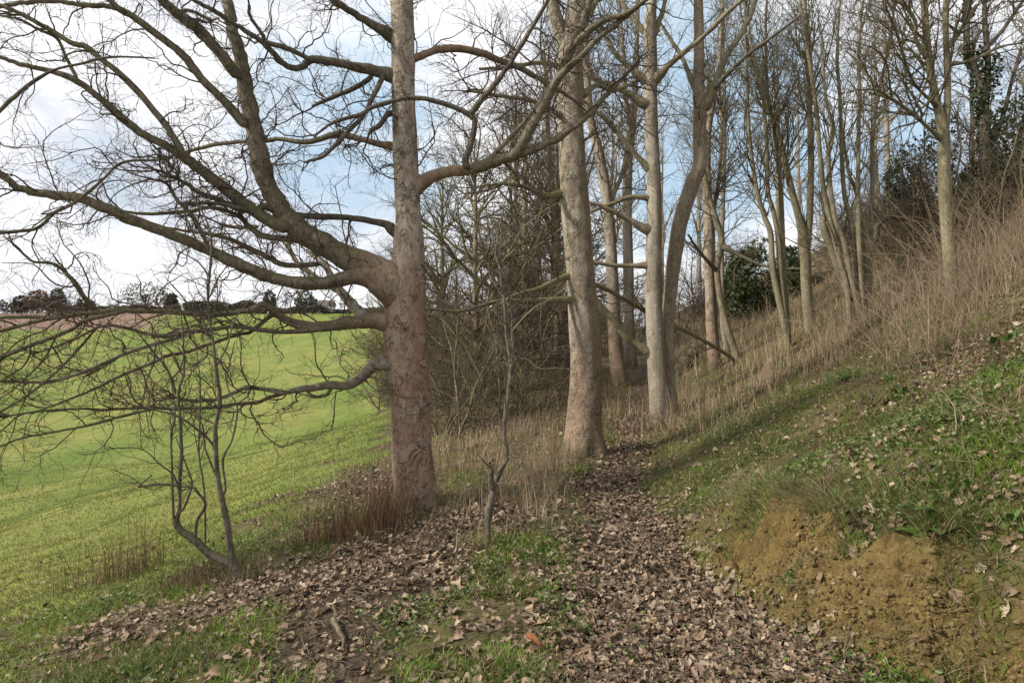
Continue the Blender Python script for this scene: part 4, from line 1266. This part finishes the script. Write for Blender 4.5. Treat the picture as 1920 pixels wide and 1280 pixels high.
def blades(rg, x, y, h, w, lean, colA, colB, seg=2, curve=.5, vertical=.7):
    """bent tapering blades; h, w arrays"""
    n = len(x)
    z = H(x, y)
    nrm = slope_frame(x, y)
    upv = unit(nrm * (1 - vertical) + np.array([0, 0, vertical]))
    az = rg.uniform(0, 2 * np.pi, n)
    side = np.stack([np.cos(az), np.sin(az), np.zeros(n)], -1)
    az2 = rg.uniform(0, 2 * np.pi, n)
    bend = np.stack([np.cos(az2), np.sin(az2), np.zeros(n)], -1) * (lean * rg.uniform(.2, 1, n))[:, None]
    p0 = np.stack([x, y, z - .01], -1)
    rows = []
    for k in range(seg + 1):
        t = k / seg
        c = p0 + upv * (h * t)[:, None] + bend * (h * (t * (1 - curve) + t * t * curve))[:, None]
        c[:, 2] -= .25 * h * (lean * t) ** 2
        if k < seg:
            ww = (w * (1 - .6 * t) * .5)[:, None]
            rows += [c - side * ww, c + side * ww]
        else:
            rows.append(c)
    V = np.stack(rows, 1)
    nv = V.shape[1]
    o = (np.arange(n) * nv)[:, None]
    Fq = [np.concatenate([o + np.array([[2 * k, 2 * k + 1, 2 * k + 3, 2 * k + 2]]) for k in range(seg - 1)])] if seg > 1 else []
    Ft = o + np.array([[2 * seg - 2, 2 * seg - 1, 2 * seg]])
    f = rg.uniform(0, 1, n)[:, None]
    col = np.asarray(colA) * (1 - f) + np.asarray(colB) * f
    T = np.repeat(col, nv, 0)
    return V.reshape(-1, 3), Fq + [Ft], T


def collect(lst):
    Vs, Fs, Ts, o = [], {}, [], 0
    for V, F, T in lst:
        Vs.append(V); Ts.append(T)
        for f in (F if isinstance(F, list) else [F]):
            Fs.setdefault(f.shape[1], []).append(f + o)
        o += len(V)
    return np.concatenate(Vs), [np.concatenate(v) for v in Fs.values()], np.concatenate(Ts)


rgg = np.random.default_rng(200)
# --- meadow grass
parts = []
x, y = scatter_pts(rgg, 420000, 3.0, 34, 1.0)
lit, fld, soil, dry = zones(x, y)
k = (fld > rgg.uniform(.2, .9, len(x)))
x, y = x[k], y[k]
nzz = fbm(x * .16, y * .07, seed=61, octv=2)
h = rgg.uniform(.025, .07, len(x)) * (1 + .012 * y); w = rgg.uniform(.003, .006, len(x)) * (1 + .12 * y)
g = blades(rgg, x, y, h, w, np.full(len(x), .9), (.088, .132, .024), (.19, .228, .06))
f = sstep(-.25, .45, nzz)[:, None]
T = g[2] * 1.0
yel = np.repeat((.15 + .6 * f) * rgg.uniform(.2, 1, (len(x), 1)), 5, 0)
T = T * (1 - yel) + yel * np.array([.29, .265, .09])
parts.append((g[0], g[1], T))
V, F, T = collect(parts)
tag(mesh_np('field_grass', V, F, M['grass'], tint=T), 'short yellow green grass of the sloping field', kind='stuff')

# --- turf on bank, verge and hump
parts = []
x, y = scatter_pts(rgg, 330000, 2.4, 16, .95)
lit, fld, soil, dry = zones(x, y)
cl = fbm(x * 1.9, y * 1.9, seed=71, octv=4)
dens = (1 - lit) * (1 - fld) * (1 - soil * .93) * (1 - .75 * dry) * sstep(-.55, .2, cl)
k = dens > rgg.uniform(0, 1, len(x))
x, y, cl = x[k], y[k], cl[k]
n = len(x)
h = rgg.uniform(.03, .10, n) * (1 + .6 * sstep(0, .8, cl)); w = rgg.uniform(.003, .006, n) * (1 + .10 * y)
g = blades(rgg, x, y, h, w, np.full(n, 1.1), (.048, .098, .010), (.16, .235, .036))
cv = np.repeat(sstep(-.2, .6, fbm(x * 1.4 + 5, y * 1.4, seed=77, octv=3))[:, None], 5, 0)
T = g[2] * (.75 + .3 * cv) + cv * np.array([.035, .07, .0])
st_ = np.repeat((rgg.uniform(0, 1, n) < .27)[:, None], 5, 0)
T = np.where(st_, np.array([.36, .28, .155]) * rgg.uniform(.6, 1.1, (len(T), 1)), T)
V, F, T = collect([(g[0], g[1], T)])
tag(mesh_np('grass', V, F, M['grass'], tint=T), 'green tufts of grass on the bank and verge', kind='stuff')

# --- green herb leaves, ivy and moss
x, y = scatter_pts(rgg, 140000, 2.4, 15, .95)
lit, fld, soil, dry = zones(x, y)
cl = fbm(x * 1.5 + 9, y * 1.5, seed=81, octv=4)
dens = (1 - lit * .93) * (1 - fld) * (1 - soil * .95) * (1 - .6 * dry) * (sstep(.0, .6, cl) + .5 * sstep(.4, .9, bank_v(x, y)) * sstep(-.4, .4, cl))
k = dens > rgg.uniform(0, 1, len(x))
x, y = x[k], y[k]
C = np.stack([x, y, H(x, y) + rgg.uniform(.005, .08, len(x))], -1)
V, F, T = leaf_cards(rgg, C, (.010, .040), (.034, .070, .010), (.15, .21, .04), .6, .55)
tag(mesh_np('ground_cover', V, F, M['foliage'], tint=T, smooth=False), 'low green weeds and ivy leaves over the bank', kind='stuff')


# --- dead leaves: lobed, curled
def leaf_protos(rg, m=28):
    out = []
    ang = np.radians([-90, -62, -25, -2, 22, 48, 66, 90, 114, 132, 158, 182, 205, 242])
    rad = np.array([.30, .42, .72, .46, .86, .52, .74, 1.0, .74, .52, .86, .46, .72, .42])
    for i in range(m):
        r = rad ** rg.uniform(.15, .75) * rg.uniform(.78, 1.12, len(rad))
        ax, ay = rg.uniform(.45, .95), rg.uniform(.9, 1.2)
        X = r * np.cos(ang) * ax; Yv = r * np.sin(ang) * ay
        X = np.concatenate([[0], X * .5, X]); Yv = np.concatenate([[0], Yv * .5, Yv])
        ca = rg.uniform(0, np.pi)
        U = X * np.cos(ca) + Yv * np.sin(ca); W = -X * np.sin(ca) + Yv * np.cos(ca)
        kk = rg.uniform(.4, 2.3)
        Z = (1 - np.cos(U * kk)) / kk; U = np.sin(U * kk) / kk
        Z = Z + rg.uniform(-.5, .5) * W * W + rg.uniform(-.4, .4) * U * W + .14 * rg.normal(size=len(X)) * np.hypot(X, Yv)
        Z = Z - Z.mean()
        out.append(np.stack([U, W, Z], -1))
    return np.stack(out)


LP = leaf_protos(np.random.default_rng(2))
nr = 14
a = np.arange(nr); b_ = (a + 1) % nr
LFt = np.stack([np.zeros(nr, int), 1 + a, 1 + b_], -1)
LFq = np.stack([1 + a, 1 + nr + a, 1 + nr + b_, 1 + b_], -1)
LEAFCOL = np.array([(.145, .10, .066), (.265, .19, .132), (.335, .258, .185), (.195, .133, .086), (.40, .315, .23), (.08, .056, .039), (.295, .205, .135)])


def place_leaves(rg, x, y, size, tilt, lift):
    n = len(x)
    nrm = slope_frame(x, y, .05)
    nrm = unit(nrm + rg.normal(0, 1, (n, 3)) * tilt[:, None])
    d = rg.normal(size=(n, 3)); e1 = unit(d - (d * nrm).sum(1, keepdims=True) * nrm); e2 = np.cross(nrm, e1)
    q = LP[rg.integers(0, len(LP), n)] * size[:, None, None]
    c = np.stack([x, y, H(x, y) + lift], -1)
    V = c[:, None] + q[:, :, 0:1] * e1[:, None] + q[:, :, 1:2] * e2[:, None] + q[:, :, 2:3] * nrm[:, None]
    nv = q.shape[1]
    o = (np.arange(n) * nv)[:, None, None]
    Ft = (o + LFt[None]).reshape(-1, 3); Fq = (o + LFq[None]).reshape(-1, 4)
    ci = rg.choice(len(LEAFCOL), n, p=[.2, .2, .15, .18, .09, .10, .08])
    col = LEAFCOL[ci] * rg.uniform(.75, 1.35, (n, 1))
    T = np.repeat(col, nv, 0)
    return V.reshape(-1, 3), [Ft, Fq], T


x, y = scatter_pts(rgg, 190000, 2.3, 13, .95)
lit, fld, soil, dry = zones(x, y)
cl = fbm(x * 1.1, y * 1.1, seed=91, octv=3)
v_ = bank_v(x, y)
lit, fld2_, so2_, dr2_ = zones(x + rgg.normal(0, .16, len(x)), y + rgg.normal(0, .18, len(x)))
dens = lit * 1.0 + (1 - lit) * (1 - fld) * (.10 + .10 * sstep(0, .5, cl)) * (1 - soil * .8) + .42 * sstep(.0, .6, cl) * sstep(.7, 1.5, v_)
mud = 1 - sstep(.25, .6, poly_dist(x, y, [(-.35, 1.5), (-.8, 3.4), (-1.0, 4.2)]) + .25 * cl)
dens = np.where(x < -.4, dens * .55, dens) * (1 - .82 * mud)
dens = np.where(fld > .5, np.where(rgg.uniform(0, 1, len(x)) < .03, 1, 0) * (y < 9), dens)
dens = dens * (1 - .9 * soil)
k = dens > rgg.uniform(0, 1, len(x))
x, y = x[k], y[k]
n = len(x)
V, F, T = place_leaves(rgg, x, y, np.exp(rgg.normal(math.log(.0245), .36, n)).clip(.010, .056), rgg.uniform(.1, .6, n), rgg.uniform(.006, .036, n))
tag(mesh_np('dead_leaves', V, F, M['leaf'], tint=T), 'crisp brown fallen leaves covering the path', kind='stuff')

# --- dry grass and dead stalks
parts = []


def patch(px, py, rx, ry, n, h, colA=(.24, .165, .10), colB=(.55, .425, .30), lean=.8, w=.0038, green=.06):
    cx, cy = hit(px, py)
    x = cx + rgg.normal(0, rx, n); y = cy + rgg.normal(0, ry, n)
    lit, fld, soil, dry = zones(x, y)
    u = np.abs(x - path_x(y))
    cl = fbm(x * 2.2, y * 2.2, seed=111, octv=3)
    k = ((u > .42 + .15 * cl) | (y > 10.3)) & (soil < .4) & (y > 3.6) & (sstep(-.5, .5, cl) > rgg.uniform(0, 1, n))
    x, y, cl = x[k], y[k], cl[k]
    n = len(x)
    hh = .8 * (h[0] + (h[1] - h[0]) * rgg.uniform(0, 1, n) ** 3.2) * (.65 + .5 * sstep(-.5, .6, cl))
    g = blades(rgg, x, y, hh, np.full(n, w) * (1 + .06 * y), rgg.uniform(.15, 1, n) ** 1.3 * lean * 1.35, colA, colB, 3, .7, .9)
    T = g[2] * np.repeat(rgg.uniform(.6, 1.15, (n, 1)), 7, 0)
    gm_ = np.repeat((rgg.uniform(0, 1, n) < green)[:, None], 7, 0)
    T = np.where(gm_, np.array([.10, .12, .03]), T)
    parts.append((g[0], g[1], T))


patch(870, 850, .9, 1.3, 1700, (.1, .6))
patch(940, 840, 1.0, 1.5, 1500, (.1, .65))
patch(1000, 900, .35, .7, 1100, (.1, .6))
patch(950, 960, .40, .6, 900, (.08, .5))
patch(880, 930, .5, .5, 700, (.06, .4))
patch(1010, 850, .6, 1.2, 1000, (.15, .7))
patch(1230, 800, .9, 1.3, 1300, (.1, .65), (.20, .125, .08), (.42, .28, .17))
patch(1330, 760, 1.1, 1.6, 1900, (.12, .7))
patch(1420, 690, 1.3, 1.8, 2600, (.15, .8), (.28, .20, .12), (.60, .47, .335))
patch(1540, 650, 1.6, 1.8, 2600, (.15, .8), (.28, .20, .12), (.60, .47, .335))
patch(1650, 610, 1.2, 1.6, 2300, (.2, 1.0), (.27, .185, .115), (.58, .45, .32))
patch(1730, 570, 1.0, 1.5, 2000, (.2, 1.1), (.25, .175, .11), (.56, .43, .305))
patch(1830, 510, .9, 1.3, 2000, (.2, 1.2), (.25, .175, .11), (.56, .43, .305), 1.0)
patch(1910, 460, .7, 1.1, 1600, (.2, 1.2), (.25, .175, .11), (.56, .43, .305), 1.0)
patch(1880, 600, .6, .7, 900, (.1, .6), (.17, .11, .07), (.38, .28, .18), 1.4)
patch(1800, 640, .7, .8, 700, (.08, .4), (.19, .13, .07), (.38, .29, .17), 1.4, green=.4)
patch(1300, 700, 2.0, 3.0, 2200, (.06, .3), (.22, .17, .08), (.42, .36, .19), 1.0, green=.4)
patch(1150, 760, 1.2, 2.2, 1200, (.06, .3), green=.4)
patch(1250, 660, 3.0, 6.0, 2500, (.06, .3), (.22, .17, .08), (.42, .36, .19), 1.0, green=.4)
for (px, py, n) in ((870, 835, 1600), (960, 820, 1400), (1030, 870, 1300), (900, 880, 1200), (990, 940, 700)):
    patch(px, py, .8, 1.0, n, (.06, .5))
# rough cover over the upper hillside
n = 26000
yy = np.exp(rgg.uniform(math.log(8), math.log(42), n)); vv_ = rgg.uniform(.5, 16, n)
xx = path_x(yy) + vv_
k = (xx < .95 * yy) & (sstep(-.4, .5, fbm(xx * .9, yy * .9, seed=151, octv=3)) > rgg.uniform(0, 1, n))
xx, yy = xx[k], yy[k]; n = len(xx)
g = blades(rgg, xx, yy, .08 + .6 * rgg.uniform(0, 1, n) ** 2.2, np.full(n, .005) * (1 + .05 * yy), rgg.uniform(.2, 1.2, n), (.19, .13, .08), (.57, .44, .315), 3, .7, .86)
gm_ = np.repeat((rgg.uniform(0, 1, n) < .10)[:, None], 7, 0)
parts.append((g[0], g[1], np.where(gm_, np.array([.09, .10, .03]), g[2])))
patch(620, 880, .5, .8, 300, (.1, .45))
n = 30000
yy = np.exp(rgg.uniform(math.log(15), math.log(50), n)); xx = path_x(yy) + rgg.uniform(1, 20, n)
k = (xx < .62 * yy) & (sstep(-.5, .4, fbm(xx * .7, yy * .7, seed=161, octv=3)) > rgg.uniform(0, 1, n))
xx, yy = xx[k], yy[k]; n = len(xx)
g = blades(rgg, xx, yy, .12 + .9 * rgg.uniform(0, 1, n) ** 2.2, np.full(n, .006) * (1 + .04 * yy), rgg.uniform(.2, 1.3, n), (.13, .095, .06), (.50, .38, .265), 3, .7, .86)
gm_ = np.repeat((rgg.uniform(0, 1, n) < .2)[:, None], 7, 0)
parts.append((g[0], g[1], np.where(gm_, np.array([.075, .085, .028]), g[2])))
for (px, py, rad, n) in ((786, 950, .34, 900), (1097, 850, .36, 900), (1242, 786, .34, 700), (455, 1088, .12, 260), (916, 1030, .12, 300), (1163, 722, .4, 300), (1518, 618, .35, 500), (1610, 600, .7, 600), (1474, 655, .35, 400), (1786, 575, .4, 600)):
    cx, cy = hit(px, py)
    th_ = rgg.uniform(0, 2 * np.pi, n); rr_ = rad * (.75 + rgg.exponential(.35, n))
    xx, yy = cx + rr_ * np.cos(th_), cy + .1 + rr_ * np.sin(th_)
    lit, fld, soil, dry = zones(xx, yy)
    k = np.abs(xx - path_x(yy)) > .35
    xx, yy = xx[k], yy[k]; n = len(xx)
    g = blades(rgg, xx, yy, .04 + .22 * rgg.uniform(0, 1, n) ** 2, np.full(n, .004) * (1 + .06 * yy), rgg.uniform(.2, 1.3, n), (.07, .10, .018), (.20, .22, .06), 3, .7, .8)
    gm_ = np.repeat((rgg.uniform(0, 1, n) < .45)[:, None], 7, 0)
    parts.append((g[0], g[1], np.where(gm_, np.array([.38, .28, .17]), g[2])))
V, F, T = collect(parts)
tag(mesh_np('dry_grass', V, F, M['straw'], tint=T), 'tall straw coloured dry grass in the wood and on the bank', kind='stuff')

# separate clumps of dead stalks
for (px, py, rx, ry, n, h, lab, cA, cB) in [
    (655, 1000, .22, .18, 950, (.2, .8), 'red brown clump of dead stalks left of the big trunk foot', (.12, .065, .04), (.29, .17, .105)),
    (722, 985, .09, .13, 200, (.2, .6), 'pale dead stalks against the left side of the big trunk', (.16, .10, .065), (.34, .23, .15)),
    (235, 1085, .26, .2, 260, (.1, .75), 'thin dead stalks left of the small leaning tree', (.14, .085, .05), (.31, .22, .13)),
    (360, 1095, .30, .2, 420, (.05, .4), 'low brown dead stems around the foot of the leaning tree', (.13, .08, .05), (.29, .19, .115)),
]:
    parts = []
    cx, cy = hit(px, py)
    patch(px, py, rx, ry, n * 2, h, cA, cB, .5, .0045, 0)
    V, F, T = collect(parts)
    tag(mesh_np('dead_stalks', V, F, M['straw'], None, (cx, cy, float(H(cx, cy))), tint=T), lab, 'dead stalks', 'clumps of dead stalks')


# --- overhanging grass along the lip of the earth cut
n = 46000
y = rgg.uniform(2.4, 6.6, n)
x = path_x(y) + np.interp(y, [0, 3, 3.75, 5.4, 8], [1.6, 1.3, .70, .46, .36]) + rgg.uniform(-.05, .75, n)
s0 = soil_w(x, y); s1 = soil_w(x - .13, y)
tuft = fbm(x * 3, y * 3, seed=131, octv=3)
k = ((s1 - s0) * 1.3 * sstep(-.5, .3, tuft) > rgg.uniform(0, 1, n)) | ((s0 > .5) & (tuft > .38) & (rgg.uniform(0, 1, n) < .35))
x, y = x[k], y[k]
n = len(x)
g = blades(rgg, x, y, rgg.uniform(.06, .26, n), np.full(n, .0042), rgg.uniform(.8, 1.9, n), (.05, .085, .016), (.15, .19, .045), 3, .6, .25)
gs_ = np.repeat((rgg.uniform(0, 1, n) < .5)[:, None], 7, 0)
T = np.where(gs_, np.array([.40, .31, .18]) * np.repeat(rgg.uniform(.5, 1.1, (n, 1)), 7, 0), g[2])
V, F, T = collect([(g[0], g[1], T)])
tag(mesh_np('grass', V, F, M['grass'], tint=T), 'grass hanging over the lip of the bare earth', kind='stuff')

ico = np.array([(0, 0, 1), (1, 0, 0), (0, 1, 0), (-1, 0, 0), (0, -1, 0), (0, 0, -1), (.7, .7, .1), (-.7, .7, -.1), (-.7, -.7, .1), (.7, -.7, -.1)], float)
icf = np.array([(0, 1, 6), (0, 6, 2), (0, 2, 7), (0, 7, 3), (0, 3, 8), (0, 8, 4), (0, 4, 9), (0, 9, 1), (5, 6, 1), (5, 2, 6), (5, 7, 2), (5, 3, 7), (5, 8, 3), (5, 4, 8), (5, 9, 4), (5, 1, 9)])
n = 120000
y = np.exp(rgg.uniform(math.log(2.3), math.log(6.6), n))
x = path_x(y) + rgg.uniform(.1, 2.2, n)
k = soil_w(x, y) * sstep(-.6, .5, fbm(x * 4, y * 4, seed=141, octv=2)) > rgg.uniform(0, 1, n)
x, y = x[k], y[k]; n = len(x)
sz = .004 + .018 * rgg.uniform(0, 1, n) ** 3.5
q = ico[None] * rgg.uniform(.6, 1.2, (n, 10, 1)) * rgg.uniform(.6, 1.2, (n, 1, 3)) * sz[:, None, None]
V = np.stack([x, y, H(x, y) + sz * .15], -1)[:, None] + q
F = ((np.arange(n) * 10)[:, None, None] + icf[None]).reshape(-1, 3)
f = rgg.uniform(0, 1, (n, 1))
T = np.repeat((1 - f) * np.array([.07, .048, .02]) + f * np.array([.24, .175, .08]), 10, 0)
tag(mesh_np('pebbles', V.reshape(-1, 3), F, M['straw'], tint=T), 'crumbs of earth and small stones on the bare bank', kind='stuff')

# --- broad leaved plants on the bank
def dock(label, px, py, n, size, seed, col=((.035, .09, .015), (.11, .20, .04))):
    rgd = np.random.default_rng(seed)
    cx, cy = hit(px, py)
    nrm = slope_frame(np.array([cx]), np.array([cy]), .1)[0]
    base = np.array([cx, cy, float(H(cx, cy))])
    Vs = []
    Fs = []
    Ts = []
    o = 0
    for i in range(n):
        az = rgd.uniform(0, 6.28); el = rgd.uniform(.35, 1.2)
        L = rgd.uniform(.6, 1.1) * size; w = L * rgd.uniform(.2, .32)
        out = np.array([math.cos(az), math.sin(az), 0]); s = np.array([-math.sin(az), math.cos(az), 0])
        off = rgd.normal(0, size * .3, 3) * [1, 1, 0]
        off[2] = -(nrm[0] * off[0] + nrm[1] * off[1]) / nrm[2]
        rows = []
        for t, ww, drp in ((0, .12, 0), (.3, .75, .0), (.6, 1.0, .08), (.85, .6, .2), (1.0, .02, .32)):
            c = base + off + (out * math.cos(el) + np.array([0, 0, math.sin(el)])) * L * t - np.array([0, 0, drp * L * .9])
            rows += [c - s * w * ww * .5 + [0, 0, .12 * w * ww], c, c + s * w * ww * .5 + [0, 0, .12 * w * ww]]
        Vs.append(np.array(rows))
        for r in range(4):
            Fs += [(o + 3 * r, o + 3 * r + 1, o + 3 * r + 4, o + 3 * r + 3), (o + 3 * r + 1, o + 3 * r + 2, o + 3 * r + 5, o + 3 * r + 4)]
        f = rgd.uniform()
        Ts.append(np.tile(np.array(col[0]) * (1 - f) + np.array(col[1]) * f, (15, 1)))
        o += 15
    tag(mesh_np('leafy_plant', np.concatenate(Vs), np.array(Fs), M['foliage'], None, base, tint=np.concatenate(Ts)), label, 'plant', 'leafy plants on the bank')


for i, (lab, px, py, n, s) in enumerate([
    ('green leafy plant on the bank between two dry grass patches', 1590, 712, 16, .24),
    ('broad leaved plant near the middle of the bank', 1690, 745, 14, .2),
    ('low leafy plant on the bank top above the bare earth', 1560, 945, 7, .13),
    ('large leaved dock at the right edge of the bank', 1895, 990, 10, .13),
    ('upright dock leaves on the right part of the bank', 1800, 920, 6, .13),
    ('green plant clump at the upper right among brambles', 1885, 640, 18, .22),
    ('dark leafy tuft on the bank right of the pale grass', 1665, 715, 12, .16),
    ('small herb at the foot of the bare earth beside the path', 1480, 1120, 12, .09),
    ('two leafed herb on the crumbling earth near the bottom', 1520, 1150, 8, .08),
    ('small green weed in the leaf litter at the lower centre', 1085, 1190, 9, .09),
    ('leafy weed on the turf hump left of the path', 830, 1150, 8, .07),
    ('grassy green herb below the overhang of the bank', 1740, 1000, 16, .16),
]):
    dock(lab, px, py, n, s, 900 + i)

# --- little broken twigs among the leaves
n = 900
x, y = scatter_pts(rgg, n * 4, 2.4, 10, .8)
lit, fld, soil, dry = zones(x, y)
k = ((lit + .15) * (1 - fld) > rgg.uniform(0, 1, len(x))) & (bank_v(x, y) < -.15)
x, y = x[k][:n], y[k][:n]; n = len(x)
az = rgg.uniform(0, 2 * np.pi, n); ln_ = rgg.uniform(.04, .28, n)
tw = []
for q in range(5):
    t_ = (q / 4 - .5) * ln_
    xx = x + np.cos(az) * t_ + rgg.normal(0, .006, n); yy = y + np.sin(az) * t_ + rgg.normal(0, .006, n)
    tw.append(np.stack([xx, yy, H(xx, yy) + .03 + rgg.uniform(-.008, .012, n)], -1))
tw = np.stack(tw, 1)
V, F = tubes(tw, rgg.uniform(.0015, .0045, n)[:, None] * np.linspace(1, .6, 5)[None], 5)
tag(mesh_np('fallen_twigs', V, F, M['twig_grey']), 'small broken twigs scattered in the leaf litter', kind='stuff')

# --- fallen stick, log, brown-orange leaf, brambles
def ground_poly(pts, lift):
    out = []
    for px, py, w in pts:
        x, y = hit(px, py)
        out.append((x, y, float(H(x, y)) + lift, w * .5 / 1280 * y))
    return np.array(out)


A = ground_poly([(624, 1157, 5), (632, 1168, 9), (626, 1180, 11), (633, 1194, 10), (638, 1204, 8), (645, 1212, 9), (641, 1226, 4)], .025)
A[0, 2] += .05
Pt, R = catmull(A[:, :3], A[:, 3], 8)
V, Q, _ = limb_mesh(Pt, R, 10, .35, 5)
tag(mesh_np('fallen_stick', V, Q, M['grey'], None, tuple(A[2, :3])), 'short pale crooked stick lying on the dirt path', 'stick')
x, y = hit(1000, 1228)
V, F, T = place_leaves(np.random.default_rng(17), np.array([x]), np.array([y]), np.array([.066]), np.array([.25]), np.array([.075]))
T[:] = (.42, .15, .06)
tag(mesh_np('fallen_leaf', V, F, M['leaf'], None, (x, y, float(H(x, y))), tint=T), 'single bright orange fallen leaf near the bottom of the path', 'leaf')
# mossy logs deep in the wood
x, y = hit(1303, 686)
lr = empty('log_pile', (x, y, float(H(x, y, False))), 'small pile of mossy cut logs beyond the grey trunk', 'logs')
for (dx, dz, r_, L_) in ((-.22, .12, .13, .5), (.12, .13, .14, .5), (-.04, .33, .12, .5)):
    Pt = np.array([(dx, -L_ / 2, dz), (dx + .02, 0, dz), (dx, L_ / 2, dz)], float)
    Pt, R = catmull(Pt, np.full(3, r_), 5)
    V, Q, tip = limb_mesh(Pt, R, 14, .12, 6)
    V = np.concatenate([V, [Pt[0], Pt[-1]]])
    cap0 = np.array([(len(V) - 2, (i + 1) % 14, i) for i in range(14)])
    cap1 = np.array([(len(V) - 1, tip[i], tip[(i + 1) % 14]) for i in range(14)])
    mesh_np('log', V, [Q, cap0, cap1], M['mossy'], lr)

# brambles and arching dead canes on the right
def cane_set(name, label, cat, px, py, n, length, spread, seed, mat, rad=(.002, .0045), trop=-.06, group=None):
    rgc_ = np.random.default_rng(seed)
    cx, cy = hit(px, py)
    x = cx + rgc_.normal(0, spread, n); y = cy + rgc_.normal(0, spread, n)
    p = np.stack([x, y, H(x, y) - .02], -1)
    d = unit(np.stack([rgc_.normal(0, .5, n), rgc_.normal(0, .5, n), np.ones(n)], -1))
    L = rgc_.uniform(length[0], length[1], n)
    pts = [p]
    for k in range(13):
        d = unit(d + rgc_.normal(0, .09, (n, 3)) + [0, 0, trop])
        p = p + d * (L / 13)[:, None]
        pts.append(p)
    S_ = np.stack(pts, 1)
    R = rgc_.uniform(rad[0], rad[1], n)[:, None] * np.linspace(1, .4, 14)[None]
    b, br = spawn(rgc_, S_, R, n * 3, (.1, .35), (25, 70), 6, .2, -.02, .7, .0015, .003, .2)
    V, Q = join([tubes(S_, R, 5), tubes(b, br, 3)])
    tag(mesh_np(name, V, Q, mat, None, (cx, cy, float(H(cx, cy)))), label, cat, group)


M['cane'] = twig_mat('dead_cane', (.17, .12, .08), (.32, .24, .165))
M['bramble'] = twig_mat('bramble_cane', (.07, .035, .03), (.15, .09, .065))
for i, (lab, px, py, n, L, sp_, mt) in enumerate([
    ('dark bramble tangle at the right edge of the bank', 1890, 690, 34, (.5, 1.2), .22, 'bramble'),
    ('thin bramble arching over the bank among green plants', 1560, 690, 16, (.5, 1.0), .2, 'bramble'),
    ('pale dead canes leaning at the foot of the twin tree', 1780, 590, 170, (.8, 2.3), .6, 'cane'),
    ('tall pale canes crowding the right skyline', 1880, 470, 190, (.8, 2.3), .8, 'cane'),
    ('dead canes above the fan of mossy stems', 1690, 560, 110, (.6, 1.7), .8, 'cane'),
    ('tangle of fallen canes beneath the right skyline', 1850, 580, 90, (.5, 1.5), .6, 'cane'),
    ('broken dead stems strewn over the upper bank', 1760, 680, 34, (.2, .6), .45, 'cane'),
    ('low tangle of dead stems on the bank at the far right', 1880, 800, 26, (.15, .5), .25, 'cane'),
    ('dark bramble stems trailing down the middle of the bank', 1640, 790, 26, (.4, .9), .3, 'bramble'),
    ('dead nettle canes between the grey trunk and path', 1215, 815, 40, (.4, .9), .4, 'bramble'),
]):
    cane_set('canes', lab, 'canes', px, py, n, L, sp_, 600 + i, M[mt], group='cane tangles on the bank', trop=-.05 if mt == 'cane' else -.13)
